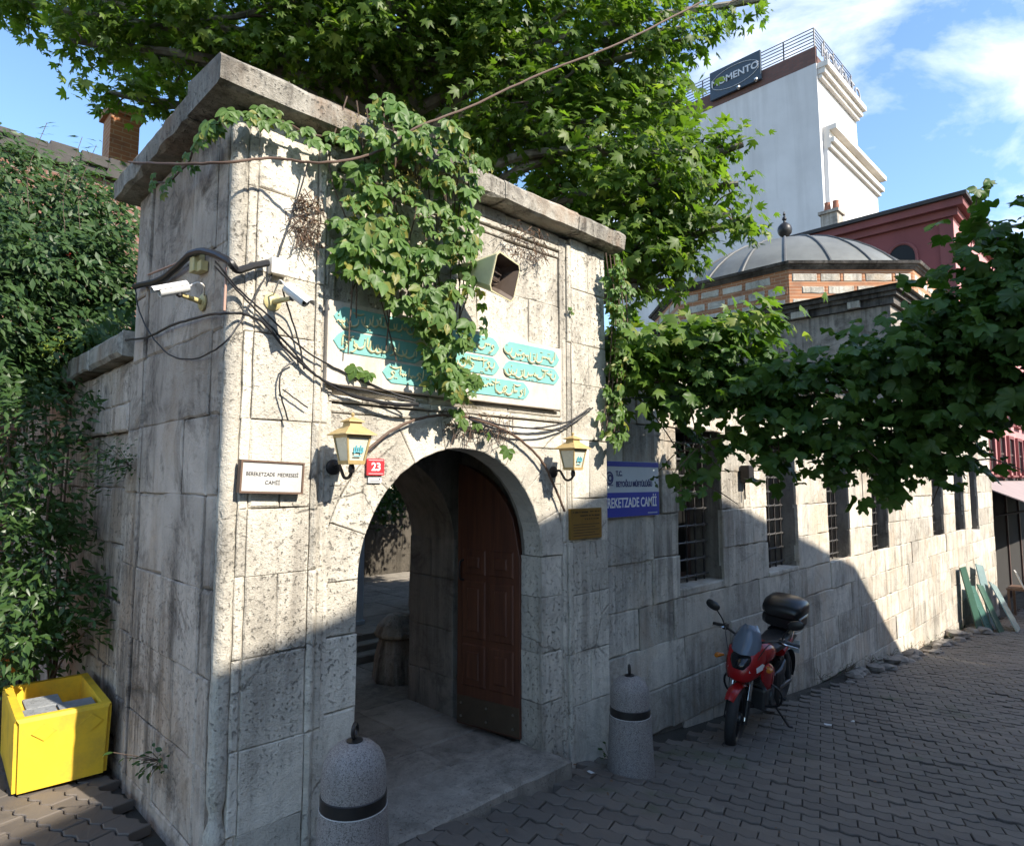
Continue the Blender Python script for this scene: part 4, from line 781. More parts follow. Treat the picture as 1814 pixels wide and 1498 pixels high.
mk('plug_bars', xf(join(box(-.05, .05, -.022, -.016, -.052, -.046), box(-.05, .05, .016, .022, -.052, -.046)), HM), M['horn_in'], hr)
mk('bracket', tube(spline([HM @ Vector((0, .05, -.2)), (-.03, .16, .10), (-.08, .30, .12), (-.08, .36, .10)], 5), .010), M['black_iron'], hr, True)
# cctv cameras
def cctv(name, wall, nrm, elbow, tip, label):
    t = empty(name, (0, 0, 0), label, 'camera', 'security cameras on the gateway corner'); wall = Vector(wall); nrm = Vector(nrm); elbow = Vector(elbow); tip = Vector(tip); d = (tip - elbow).normalized(); q = nrm.to_track_quat('Z', 'Y').to_matrix().to_4x4()
    mk('wall_plate', xf(lathe([(.042, 0), (.042, .008), (.03, .016), (.016, .02)], 18), Matrix.Translation(wall) @ q), M['cream_metal'], t, True)
    mk('arm', tube([wall, wall + (elbow - wall) * .45, elbow], [.016, .012, .010], 10), M['cream_metal'], t, True)
    mk('joint', lathe([(.003, -.014), (.014, -.008), (.014, .008), (.003, .014)], 10, elbow), M['black_iron'], t, True)
    q2 = d.to_track_quat('Z', 'Y').to_matrix().to_4x4(); up = Vector((0, 0, .03)); c0 = elbow + up - d * .03; L = (tip - elbow).length
    b = mk('housing', xf(lathe([(.01, -.012), (.023, -.008), (.026, 0), (.026, L), (.025, L + .004), (.020, L + .004), (.018, L - .006)], 22), Matrix.Translation(c0) @ q2), M['cam_shell'], t, True)
    mk('lens', xf(lathe([(.018, L - .005), (.012, L - .004), (.002, L - .003)], 16), Matrix.Translation(c0) @ q2), M['glass_dark'], b, True)
    mk('hood', xf(([(.030 * math.cos(R(a)) * s_, .030 * math.sin(R(a)) * s_, z) for s_ in (1, .94) for z in (-.005, L + .03) for a in range(10, 171, 20)], [(i, i + 1, i + 10, i + 9) for i in range(8)] + [(i + 18, i + 27, i + 28, i + 19) for i in range(8)] + [(i + 9, i + 10, i + 28, i + 27) for i in range(8)]), Matrix.Translation(c0) @ q2), M['cam_shell'], b, True)
    mk('cable_loop', tube(spline([c0 - d * .01, c0 - d * .05 + Vector((0, 0, .01)), c0 - d * .05 + nrm * -.03, wall + Vector((0, 0, .02))], 5), .004), M['white_plastic'], t, True)
cctv('security_camera', (.0, .315, 2.505), (-1, 0, 0), (-.135, .23, 2.50), (-.245, .235, 2.455), 'white bullet security camera on the shaded left face of the gateway')
cctv('security_camera', (.20, 0.0, 2.485), (0, -1, 0), (.222, -.16, 2.475), (.268, -.24, 2.405), 'white bullet security camera on the sunlit front beside the inscription')
jb = mk('junction_box', bbox(.172, .256, -.045, .0, 2.612, 2.690, .006), M['white_plastic']); tag(jb, 'square white junction box on the sunlit front of the gateway', 'box')
jb2 = mk('junction_box', join(bbox(-.05, .004, .325, .385, 2.655, 2.765, .006), bbox(-.035, 0, .27, .325, 2.65, 2.70, .004)), M['cream_metal']); tag(jb2, 'narrow cream junction box on the shaded left face under thick cable', 'box')
# cables
CABLES = {
'thick' : [(-0.03, 1.391, 2.808), (-0.03, 0.837, 2.739), (-0.05, 0.311, 2.741), (-0.03, -0.03, 2.6279207943101404), (0.013, -0.05, 2.585), (0.088, -0.05, 2.621), (0.158, -0.04, 2.653)] ,
'low' : [(-0.03, 1.615, 2.515), (-0.03, 1.09, 2.453), (-0.03, 0.705, 2.449), (-0.03, 0.294, 2.423), (-0.03, -0.03, 2.383), (0.066, -0.03, 2.395), (0.159, -0.03, 2.364), (0.243, -0.03, 2.279), (0.33, -0.03, 2.215), (0.419, -0.03, 2.157), (0.543, -0.03, 2.1), (0.674, -0.03, 2.069), (0.861, -0.06, 2.05), (0.994, -0.08, 2.059)] ,
'mid' : [(-0.074, -0.03, 2.61), (0.024, -0.03, 2.509), (0.157, -0.03, 2.417), (0.357, -0.03, 2.273), (0.541, -0.03, 2.199), (0.809, -0.03, 2.126), (0.982, -0.07, 2.083)] ,
'mid2' : [(-0.078, -0.03, 2.589), (0.037, -0.03, 2.486), (0.144, -0.03, 2.396), (0.344, -0.03, 2.217), (0.434, -0.03, 2.15), (0.543, -0.03, 2.12), (0.706, -0.03, 2.11), (0.982, -0.07, 2.071)] ,
'up' : [(0.172, -0.02, 2.57), (0.207, -0.02, 2.686), (0.283, -0.02, 2.944), (0.334, -0.05, 3.193)] ,
'loop' : [(0.151, -0.03, 2.589), (0.078, -0.03, 2.429), (0.042, -0.03, 2.357), (-0.03, -0.03, 2.245), (-0.03, 0.308, 2.226), (-0.03, 0.683, 2.297), (-0.03, 1.041, 2.468), (-0.03, 1.285, 2.66), (-0.03, 1.364, 2.789)] ,
'arch' : [(0.697, -0.03, 1.788), (0.849, -0.03, 1.903), (1.032, -0.03, 1.985), (1.256, -0.05, 2.021), (1.474, -0.05, 2.002), (1.73, -0.03, 1.949), (1.935, -0.03, 1.85), (2.07, -0.03, 1.743), (2.181, -0.03, 1.582), (2.266, -0.03, 1.44)] ,
'right' : [(1.376, -0.06, 2.019), (1.73, -0.03, 1.985), (2.044, -0.03, 1.995), (2.333, -0.03, 2.059), (2.554, -0.03, 2.167)] ,
'right2' : [(1.376, -0.06, 2.005), (1.73, -0.03, 1.946), (2.044, -0.03, 1.954), (2.333, -0.03, 2.032), (2.587, -0.03, 2.17)] ,
'horn' : [(1.478, 0.3, 3.811), (1.297, -0.06, 3.592), (1.278, -0.14, 3.496), (1.305, -0.14, 3.334), (1.302, -0.14, 3.128), (1.26, -0.2, 2.982)] ,
'camcab' : [(0.202, -0.1, 2.526), (0.28, -0.03, 2.426), (0.327, -0.03, 2.297), (0.354, -0.03, 2.177)] ,
'curl' : [(0.301, -0.03, 2.211), (0.247, -0.03, 2.164), (0.236, -0.03, 2.069), (0.282, -0.03, 1.927)] ,
'curl2' : [(0.25, -0.03, 2.071), (0.38, -0.03, 1.996)] ,
'stem' : [(3.495, -0.9, 5.507), (2.959, -0.8, 5.081), (2.124, -0.65, 4.416), (1.544, -0.5, 4.01), (1.068, -0.4, 3.644), (0.772, -0.35, 3.435), (0.671, -0.3, 3.326), (0.504, -0.26, 3.212), (0.331, -0.25, 3.126), (0.244, -0.2, 3.115), (0.115, -0.13, 3.113), (-0.084, -0.13, 3.02), (-0.2, 0.242, 3.107), (-0.1, 1.37, 3.557)] ,
}
CL = {'thick': (.017, 'cable', 'thick black conduit cable bending round the upper gateway corner'), 'low': (.0065, 'cable', 'long black cable sagging from left face past the camera to the arch crown'), 'mid': (.0045, 'cable', 'thin black cable running diagonally from corner below inscription, upper of two'), 'mid2': (.0045, 'cable', 'thin black cable running diagonally from corner below inscription, lower of two'),
      'up': (.004, 'cable', 'thin straight black wire rising from white junction box to the cornice'), 'loop': (.004, 'cable', 'thin black wire drooping in a loop round the gateway corner'), 'arch': (.008, 'cable', 'brown black cable following the curve over the arch stones'), 'right': (.006, 'cable', 'thin black cable sagging right of the arch crown, upper strand'), 'right2': (.006, 'cable', 'thin black cable sagging right of the arch crown, lower strand'),
      'horn': (.009, 'cable', 'grey black cable dropping over the cornice to the loudspeaker'), 'camcab': (.0045, 'cable', 'thin curved wire hanging from the front security camera'), 'curl': (.004, 'cable', 'loose black wire curling down above the marble plate'), 'curl2': (.0035, 'cable', 'short loose wire end left of the lantern'), 'stem': (.0065, 'stem', 'long brown woody vine stem swinging across the sky to the gateway corner')}
for k, P in CABLES.items():
    r_, c_, lb = CL[k]; random.seed(len(k)); sp = spline(P, 7); sp = [p + Vector((random.uniform(-1, 1), 0, random.uniform(-1, 1))) * .0018 for p in sp]
    o = mk('vine_stem' if k == 'stem' else 'cable', tube(sp, r_ if k != 'low' else [r_ * (1 if i < len(sp) * .8 else 1.7) for i in range(len(sp))], 8), M['cable_brown'] if k == 'stem' else (M['cable_brown'] if k == 'arch' else M['cable']), None, True); tag(o, lb, c_)
pk = mk('cable', tube([(-.035, .30, 2.735), (-.04, .6, 2.76), (-.05, 1.05, 2.80)], .006), M['copper']); tag(pk, 'thin pinkish wire sticking straight out along the left face', 'cable')
pk = mk('cable', tube([(-.02, .0, 2.60), (-.02, -.01, 2.52), (-.022, -.012, 2.40)], .006), M['copper']); tag(pk, 'short pinkish wire hanging straight down the gateway corner edge', 'cable')
# bollards
def bollard(x, y, label):
    t = empty('bollard', (x, y, gz(x) - .03), label, 'bollard', 'terrazzo bollards by the gateway'); t.scale = (.95, .95, .94)
    mk('base', lathe([(.164, 0), (.168, .02), (.160, .12), (.153, .26), (.146, .40), (.143, .425)], 40), M['granite'], t, True)
    mk('band', lathe([(.136, .42), (.141, .425), (.141, .475), (.136, .48)], 40), M['black_iron'], t, True)
    mk('white_line', lathe([(.1438, .4215), (.1442, .4235), (.139, .4252)], 40), M['paper'], t, True)
    mk('head', lathe([(.137, .474), (.138, .55), (.132, .60), (.112, .645), (.078, .675), (.04, .688), (.008, .692)], 40), M['granite'], t, True)
    mk('ring_base', lathe([(.035, .683), (.036, .694), (.02, .70)], 16), M['black_iron'], t, True)
    mk('ring', torus((0, 0, .732), .028, .009, 'x', 22, 8), M['black_iron'], t, True).rotation_euler = (0, 0, R(-50))
bollard(.385, -.50, 'speckled grey terrazzo bollard with iron ring in front of the gateway'); bollard(2.62, -.29, 'speckled grey terrazzo bollard with black band right of the doorway near the motorcycle')
# ================================================================== MOTORCYCLE (local: +x forward, +y left, z up)
mc = empty('motorcycle', (4.66, -.22, gz(4.66) + .005), 'red motorcycle with black top box and smoked windscreen parked against the wall', 'motorcycle')
mc.rotation_euler = (R(-7), R(4.2), PI + R(5)); mc.scale = (.87, .87, .87)
def part(nm, vf, mat, par=None, sm=True): return mk(nm, vf, M[mat], par or mc, sm)
def wheel(x, z, r_, w, steer=0.0):
    t = empty('wheel'); t.parent = mc; t.location = (x, 0, z); t.rotation_euler = (0, 0, steer)
    part('tyre', torus((0, 0, 0), r_ - w, w, 'y', 40, 12, 1.0), 'tyre', t); part('rim', torus((0, 0, 0), r_ - w * 1.9, .018, 'y', 36, 8, 1.6), 'bike_black', t)
    part('hub', xf(lathe([(.03, -.06), (.05, -.05), (.055, 0), (.05, .05), (.03, .06)], 16), Matrix.Rotation(PI / 2, 4, 'X')), 'bike_metal', t)
    for k in range(6): a = k * PI / 3; part('spoke', tube([(.04 * math.cos(a), 0, .04 * math.sin(a)), ((r_ - w * 1.9) * math.cos(a + .15), 0, (r_ - w * 1.9) * math.sin(a + .15))], [.018, .011], 6), 'bike_black', t)
    part('brake_disc', xf(lathe([(.07, .055), (.12, .055), (.12, .06), (.07, .06)], 24), Matrix.Rotation(PI / 2, 4, 'X')), 'chrome', t); return t
FW = Vector((.65, 0, .30)); wheel(.65, .30, .30, .052, R(10)); wheel(-.58, .30, .305, .062)
for s in (-1, 1):
    part('fork', tube([(.655, s * .085, .30), (.60, s * .085, .46), (.42, s * .08, .92)], [.024, .023, .018], 10), 'chrome'); part('fork_slider', tube([(.658, s * .087, .27), (.60, s * .087, .48)], .027, 10), 'bike_black')
def fender(cx, cz, r_, a0, a1, w, th=.006):
    V = []; F = []; n = 14
    for i in range(n + 1):
        a = R(a0 + (a1 - a0) * i / n)
        for j, q in enumerate((-1, -.6, 0, .6, 1)): rr = r_ - .03 * abs(q) ** 2 * (1.0); V.append((cx + rr * math.cos(a), w * q * (1 - .25 * abs(2 * i / n - 1) ** 3), cz + rr * math.sin(a)))
    for i in range(n):
        for j in range(4): F.append((i * 5 + j, i * 5 + j + 1, (i + 1) * 5 + j + 1, (i + 1) * 5 + j))
    return V, F
part('front_fender', fender(.65, .30, .334, 48, 128, .055), 'bike_red'); part('rear_fender', fender(-.58, .30, .36, 50, 190, .08), 'bike_black')
part('fairing', loft([((.34, 0, .86), .10, .08, 2.6), ((.42, 0, .84), .17, .15, 3), ((.52, 0, .81), .17, .16, 3), ((.60, 0, .77), .14, .13, 2.8), ((.66, 0, .73), .10, .085, 2.6), ((.69, 0, .71), .05, .04, 2.2)], 24), 'bike_red')
for s in (-1, 1): part('headlight', xf(loft([((0, 0, 0), .045, .035, 2.4), ((.03, 0, 0), .04, .03, 2.4), ((.04, 0, 0), .02, .012, 2.2)], 14), Matrix.Translation((.615, s * .075, .755)) @ Matrix.Rotation(s * R(-22), 4, 'Z') @ Matrix.Rotation(R(-20), 4, 'Y')), 'lens')
part('fairing_mask', loft([((.56, 0, .85), .115, .075, 2.8), ((.63, 0, .83), .095, .065, 2.8), ((.675, 0, .80), .06, .035, 2.4), ((.69, 0, .79), .02, .01, 2.2)], 18), 'glass_dark')
sv = []; sf = []
for i, (x, z, w) in enumerate(((.665, .83, .105), (.61, .92, .140), (.55, 1.01, .140), (.49, 1.09, .105), (.455, 1.14, .06))):
    for j in range(9): q = (j - 4) / 4; sv.append((x - .075 * q * q, w * q, z - .015 * q * q))
sf = [(i * 9 + j, i * 9 + j + 1, (i + 1) * 9 + j + 1, (i + 1) * 9 + j) for i in range(4) for j in range(8)]
ws = part('windscreen', (sv, sf), 'screen'); md = ws.modifiers.new('solid', 'SOLIDIFY'); md.thickness = .004
for s in (-1, 1):
    part('side_cowl', loft([((.50, s * .17, .72), .012, .06, 2.2), ((.40, s * .19, .68), .025, .13, 2.4), ((.25, s * .175, .62), .025, .12, 2.4), ((.10, s * .15, .60), .012, .05, 2.2)], 12), 'bike_red')
    part('indicator', loft([((.50, s * .22, .80), .02, .014, 2), ((.54, s * .25, .80), .03, .025, 2), ((.58, s * .25, .80), .022, .018, 2)], 10), 'amber')
    part('handlebar', tube(spline([(.40, s * .04, .95), (.39, s * .16, 1.0), (.34, s * .28, 1.02), (.28, s * .40, 1.0)], 5), .012, 8), 'bike_black'); part('grip', tube([(.305, s * .30, 1.015), (.265, s * .42, .995)], .018, 10), 'bike_black')
    part('lever', tube(spline([(.345, s * .27, 1.02), (.36, s * .32, 1.01), (.31, s * .42, .99)], 4), .006, 6), 'chrome'); part('switchgear', bbox(.29, .35, min(s * .25, s * .30), max(s * .25, s * .30), .99, 1.045, .01), 'bike_black')
    part('mirror_stem', tube(spline([(.34, s * .28, 1.03), (.36, s * .30, 1.10), (.37, s * .36, 1.18)], 4), .007, 6), 'bike_black')
    mr = loft([((0, 0, 0), .02, .012, 2), ((.012, 0, 0), .075, .045, 2.3), ((.028, 0, 0), .07, .042, 2.3), ((.04, 0, 0), .03, .018, 2)], 16); part('mirror', xf(mr, Matrix.Translation((.35, s * .40, 1.215)) @ Matrix.Rotation(R(20) * s, 4, 'X')), 'bike_black')
    part('foot_peg', tube([(-.02, s * .10, .33), (-.02, s * .25, .33)], .014, 8), 'bike_black'); part('knee_panel', loft([((.02, s * .13, .50), .02, .06, 2.4), ((-.12, s * .145, .50), .035, .09, 2.6), ((-.30, s * .13, .56), .02, .07, 2.4)], 12), 'bike_black')
for s in (-1, 1):
    part('brake_cable', tube(spline([(.33, s * .27, 1.03), (.50, s * .20, 1.0), (.58, s * .12, .80), (.60, s * .10, .60), (.64, s * .095, .36)], 6), .0045, 6), 'bike_black')
    part('decal', ([(.60, s * .1445, .80), (.52, s * .1725, .83), (.46, s * .1735, .80), (.50, s * .1735, .765), (.59, s * .149, .75)], [(0, 1, 2, 3, 4)]), 'white_print', None, False); part('footrest_guard', bbox(-.08, .06, min(s * .13, s * .15), max(s * .13, s * .15), .28, .40, .008), 'bike_metal', None, False)
part('instrument_pod', loft([((.40, 0, .98), .08, .03, 2.6), ((.46, 0, .985), .10, .04, 2.6), ((.50, 0, .97), .07, .02, 2.4)], 14), 'bike_black')
part('fuel_tank', loft([((.36, 0, .80), .06, .05, 2.3), ((.28, 0, .80), .135, .10, 2.5), ((.12, 0, .80), .15, .115, 2.5), ((-.04, 0, .76), .12, .09, 2.4), ((-.12, 0, .74), .08, .05, 2.2)], 18), 'bike_red')
part('seat', loft([((-.02, 0, .765), .07, .03, 2.4), ((-.12, 0, .765), .115, .045, 2.8), ((-.30, 0, .775), .135, .05, 3), ((-.45, 0, .80), .13, .05, 3), ((-.66, 0, .82), .10, .04, 2.6), ((-.72, 0, .82), .05, .02, 2.2)], 18), 'seat')
part('tail', loft([((-.30, 0, .69), .13, .05, 2.6), ((-.55, 0, .74), .125, .05, 2.6), ((-.76, 0, .78), .08, .045, 2.4), ((-.84, 0, .79), .04, .025, 2.2)], 16), 'bike_red'); part('tail_light', loft([((-.82, 0, .76), .05, .03, 2.4), ((-.87, 0, .755), .045, .025, 2.4)], 12), 'bike_red'); part('plate', bbox(-.93, -.922, -.1, .1, .50, .64, .002), 'sign_white'); part('plate_bracket', tube([(-.80, 0, .74), (-.91, 0, .60)], .02, 6), 'bike_black')
part('engine', join(bbox(-.16, .22, -.13, .13, .24, .46, .03), xf(lathe([(.11, -.15), (.115, -.1), (.115, .1), (.11, .15)], 20), Matrix.Translation((0, 0, .34)) @ Matrix.Rotation(PI / 2, 4, 'X'))), 'bike_metal', None, False)
part('cylinder', join(*[xf(bbox(-.07, .07, -.085, .085, -.007, .007, .004), Matrix.Translation((.17 + .012 * k, 0, .46 + .022 * k)) @ Matrix.Rotation(R(-25), 4, 'Y')) for k in range(9)]), 'bike_metal', None, False)
part('frame', join(tube(spline([(.38, 0, .88), (.34, 0, .60), (.28, 0, .30), (.0, 0, .22), (-.2, 0, .28), (-.25, 0, .6), (-.1, 0, .72)], 5), .022, 8), tube([(-.25, .09, .62), (-.78, .09, .74)], .016, 6), tube([(-.25, -.09, .62), (-.78, -.09, .74)], .016, 6)), 'bike_black')
for s in (-1, 1): part('swing_arm', tube([(-.18, s * .10, .32), (-.60, s * .11, .30)], .022, 8), 'bike_black'); part('shock', tube([(-.50, s * .12, .36), (-.42, s * .11, .66)], .026, 10), 'bike_metal')
part('exhaust', tube(spline([(.22, -.07, .50), (.32, -.10, .40), (.25, -.13, .24), (0, -.15, .22), (-.30, -.17, .27), (-.85, -.19, .40)], 6), [.018] * 18 + [.02 + .0022 * k for k in range(13)], 10), 'chrome'); part('crash_bar', join(*[tube(spline([(.30, s * .05, .62), (.26, s * .26, .52), (.22, s * .26, .36), (.2, s * .08, .28)], 5), .011, 8) for s in (-1, 1)]), 'bike_black')
part('leg_shield', loft([((.16, .215, .44), .01, .12, 2.6), ((.20, .24, .50), .012, .17, 2.8), ((.26, .225, .55), .01, .13, 2.6)], 12), 'bike_black'); part('side_stand', tube([(-.05, .12, .24), (-.10, .27, .035), (-.12, .30, .03)], .012, 8), 'bike_black')
tb_ = empty('top_box'); tb_.parent = mc
part('box_base', loft([((-.48, 0, .93), .15, .05, 4), ((-.53, 0, .945), .20, .075, 4), ((-.72, 0, .95), .215, .08, 4), ((-.88, 0, .945), .18, .075, 4), ((-.92, 0, .935), .13, .05, 4)], 24), 'box_black', tb_)
part('box_lid', loft([((-.47, 0, 1.035), .155, .04, 3), ((-.51, 0, 1.06), .20, .075, 3), ((-.60, 0, 1.075), .215, .105, 2.8), ((-.76, 0, 1.075), .218, .11, 2.8), ((-.88, 0, 1.06), .185, .08, 3), ((-.925, 0, 1.035), .13, .04, 3)], 24), 'box_black', tb_)
part('lock', lathe([(.02, 0), (.02, .008), (.008, .010)], 12, (-.93, 0, 1.0)), 'chrome', tb_); part('rack', join(tube([(-.45, .10, .85), (-.88, .10, .865)], .012, 6), tube([(-.45, -.10, .85), (-.88, -.10, .865)], .012, 6), tube([(-.70, -.12, .86), (-.70, .12, .86)], .012, 6), tube([(-.60, .09, .74), (-.62, .10, .86)], .01, 6), tube([(-.60, -.09, .74), (-.62, -.10, .86)], .01, 6)), 'bike_black', tb_)

# ================================================================== FOLIAGE
def fast_mesh(name, Vv, loops, totals, mat):
    me = bpy.data.meshes.new(name); me.vertices.add(len(Vv)); me.vertices.foreach_set('co', np.ascontiguousarray(Vv, dtype=np.float32).ravel())
    me.loops.add(len(loops)); me.loops.foreach_set('vertex_index', np.ascontiguousarray(loops, dtype=np.int32)); me.polygons.add(len(totals))
    st_ = np.concatenate(([0], np.cumsum(totals)[:-1])).astype(np.int32); me.polygons.foreach_set('loop_start', st_)
    try: me.polygons.foreach_set('loop_total', np.asarray(totals, dtype=np.int32))
    except Exception: pass
    me.materials.append(mat); me.update(calc_edges=True); me.validate(); return me
def fan(outline, c, zf):
    V = [(c[0], c[1], 0)] + [(x, y, zf(x, y)) for x, y in outline]; n = len(outline); return np.array(V, float), [(0, i + 1, (i + 1) % n + 1) for i in range(n)]
def sym(half): return half + [(-x, y) for x, y in reversed(half) if abs(x) > 1e-6]
PLANE = fan(sym([(0, 1.0), (.13, .72), (.17, .52), (.40, .70), (.52, .78), (.42, .48), (.36, .36), (.60, .30), (.40, .14), (.16, .06), (0, 0)]), (0, .32), lambda x, y: -.22 * abs(x) - .15 * y * y)
GRAPE = fan(sym([(0, 1.0), (.12, .82), (.20, .66), (.27, .60), (.42, .76), (.50, .66), (.56, .70), (.53, .50), (.46, .40), (.60, .36), (.62, .22), (.52, .08), (.36, -.04), (.16, -.03), (0, .12)]), (0, .3), lambda x, y: -.30 * abs(x) + .10 * math.sin(x * 9 + y * 6) - .12 * y * y)
def ovate(w=.30, fold=.22):
    V = [(0, 0, 0), (w * .7, .22, fold * w), (w, .48, fold * w), (w * .6, .76, fold * .5 * w), (0, 1, -.12), (-w * .6, .76, fold * .5 * w), (-w, .48, fold * w), (-w * .7, .22, fold * w), (0, .5, 0)]
    return np.array(V, float), [(0, 1, 8), (1, 2, 8), (2, 3, 8), (3, 4, 8), (4, 5, 8), (5, 6, 8), (6, 7, 8), (7, 0, 8)]
OVATE = ovate(); LANCE = (np.array([(0, 0, 0), (.13, .4, .03), (0, 1, -.08), (-.13, .4, .03), (0, .45, -.01)]), [(0, 1, 4), (1, 2, 4), (2, 3, 4), (3, 0, 4)])
def norm(a): return a / np.maximum(1e-6, np.linalg.norm(a, axis=1, keepdims=True))
def leaves(parent, tm, P, T, N, S, mat, name='foliage', n_obj=0, leafname='leaf', score=None):
    P = np.asarray(P); N = norm(N); T = norm(T - N * np.sum(T * N, 1, keepdims=True)); B = np.cross(T, N); idx = np.arange(len(P))
    if n_obj:
        order = np.argsort(-(score if score is not None else RNG.random(len(P)))); pick = order[:n_obj]; rest = order[n_obj:]; me0 = fast_mesh(leafname, tm[0], [i for f in tm[1] for i in f], [len(f) for f in tm[1]], mat)
        for i in pick:
            o = bpy.data.objects.new(leafname, me0); COL.objects.link(o); o.parent = parent; s_ = S[i]
            o.matrix_world = Matrix(((B[i][0] * s_, T[i][0] * s_, N[i][0] * s_, P[i][0]), (B[i][1] * s_, T[i][1] * s_, N[i][1] * s_, P[i][1]), (B[i][2] * s_, T[i][2] * s_, N[i][2] * s_, P[i][2]), (0, 0, 0, 1)))
    else: rest = idx
    P, T, N, B, S = P[rest], T[rest], N[rest], B[rest], np.asarray(S)[rest]; tv = tm[0]; n = len(tv)
    V = P[:, None, :] + S[:, None, None] * (tv[None, :, 0:1] * B[:, None, :] + tv[None, :, 1:2] * T[:, None, :] + tv[None, :, 2:3] * N[:, None, :])
    lp = np.array([i for f in tm[1] for i in f]); tt = np.array([len(f) for f in tm[1]]); L = (lp[None, :] + (np.arange(len(P)) * n)[:, None]).ravel()
    me = fast_mesh(name, V.reshape(-1, 3), L, np.tile(tt, len(P)), mat); o = link_mesh(name, me, parent); tag(o, kind='stuff'); return o
TOCAM = np.array(CAM_POS)
def cloud(blobs, K, spray=.16, per=22, flat=.7, shell=.45):
    """leaf positions in sprays through each blob; returns positions and outward directions"""
    P = []; O = []
    for x, y, z, r_ in blobs:
        n = max(3, int(K * r_ ** 2.1 / per)); d = norm(RNG.normal(size=(n, 3))); rad = r_ * (shell + (1 - shell) * RNG.random(n) ** .6)[:, None]; c = np.array((x, y, z)) + d * rad * np.array((1, 1, flat))
        k = RNG.integers(int(per * .6), int(per * 1.4), n); cc = np.repeat(c, k, 0); dd = np.repeat(d, k, 0); P.append(cc + RNG.normal(size=cc.shape) * spray * np.array((1, 1, .6))); O.append(dd)
    return np.vstack(P), np.vstack(O)
TREE_BLOBS = [(-0.09, 6.66, 7.51, 0.45), (0.28, 6.54, 7.76, 0.5), (0.48, 6.15, 7.02, 0.35), (0.96, 5.65, 7.27, 0.8), (0.94, 6.05, 6.48, 0.38), (1.45, 5.49, 6.91, 0.8), (1.34, 5.94, 6.46, 0.35), (1.79, 4.81, 7.34, 1.0), (2.5, 4.14, 7.13, 1.1), (2.45, 4.93, 6.81, 0.75), (3.19, 3.45, 7.13, 1.2), (3.98, 3.1, 7.05, 1.1), (4.29, 2.09, 6.99, 1.1), (3.62, 4.06, 6.7, 0.8), (4.2, 2.01, 6.06, 0.9), (4.78, 1.38, 6.53, 0.95), (5.13, 0.99, 6.85, 0.62), (5.35, 0.78, 6.76, 0.3), (5.86, 0.22, 7.22, 0.28), (4.55, 1.46, 5.43, 0.8), (5.02, 0.94, 5.88, 0.5), (4.82, 0.97, 4.9, 0.8), (5.33, 0.56, 5.32, 0.42), (5.55, 0.33, 5.35, 0.2), (5.24, 0.46, 4.48, 0.42), (5.37, 0.2, 4.41, 0.2), (4.61, 0.99, 4.14, 0.5), (4.77, 0.85, 3.96, 0.34), (5.02, 0.65, 4.16, 0.3), (4.57, 1.08, 3.71, 0.28), (4.94, 0.72, 3.77, 0.2), (4.92, 0.7, 3.99, 0.25), (4.16, 2.65, 5.81, 0.7), (4.5, 1.85, 4.94, 0.5), (4.63, 1.22, 4.46, 0.6), (4.95, 0.78, 4.3, 0.45), (4.8, 1.26, 4.99, 0.6), (5.09, 0.71, 4.9, 0.45), (5.35, 0.31, 4.85, 0.2), (1.79, 7.5, 8.5, 1.2), (3.67, 5.68, 8.15, 1.6), (5.55, 3.86, 7.72, 1.6), (6.37, 2.46, 6.76, 1.0), (0.77, 7.94, 8.56, 0.6), (2.72, 3.76, 8.38, 1.3), (4.09, 2.38, 8.52, 1.4), (1.14, 5.33, 8.38, 1.2), (5.18, 1.07, 8.07, 1.0), (-0.19, 7.2, 8.5, 0.8)]
VINE_BLOBS = [(3.18, 0.03, 2.82, 0.22), (3.29, -0.05, 2.6, 0.28), (3.47, -0.26, 2.78, 0.28), (3.57, -0.5, 2.8, 0.28), (3.66, -0.73, 2.8, 0.22), (3.72, -0.8, 2.95, 0.12), (3.13, -0.0, 2.36, 0.2), (3.29, -0.31, 2.39, 0.28), (3.44, -0.6, 2.37, 0.3), (3.59, -0.88, 2.36, 0.32), (3.62, -1.19, 2.29, 0.28), (3.8, -1.5, 2.27, 0.3), (3.95, -1.82, 2.45, 0.4), (4.07, -2.1, 2.58, 0.45), (4.11, -2.3, 2.78, 0.45), (4.09, -2.32, 3.11, 0.3), (4.0, -2.26, 3.29, 0.12), (4.13, -2.12, 2.25, 0.38), (4.05, -1.87, 2.07, 0.3), (3.93, -1.59, 1.96, 0.3), (3.75, -1.29, 2.05, 0.28), (3.62, -1.02, 2.02, 0.22), (3.35, -0.45, 1.86, 0.17), (3.34, -0.4, 1.65, 0.1), (3.5, -0.61, 1.99, 0.12), (4.0, -1.63, 1.65, 0.16), (3.88, -1.53, 1.73, 0.14), (4.13, -1.91, 1.73, 0.14), (4.27, -2.45, 2.71, 0.5), (4.35, -2.58, 3.03, 0.4), (4.27, -2.4, 2.27, 0.3), (3.58, -0.95, 1.85, 0.12), (3.71, -1.22, 1.81, 0.12), (3.43, -0.47, 2.56, 0.28), (3.56, -0.73, 2.48, 0.25), (3.6, -1.04, 2.38, 0.22), (3.76, -1.34, 2.37, 0.24), (3.92, -1.65, 2.43, 0.28), (4.07, -1.96, 2.64, 0.34), (3.79, -1.45, 1.88, 0.22), (3.98, -1.78, 1.88, 0.25), (3.48, -0.75, 2.11, 0.2)]
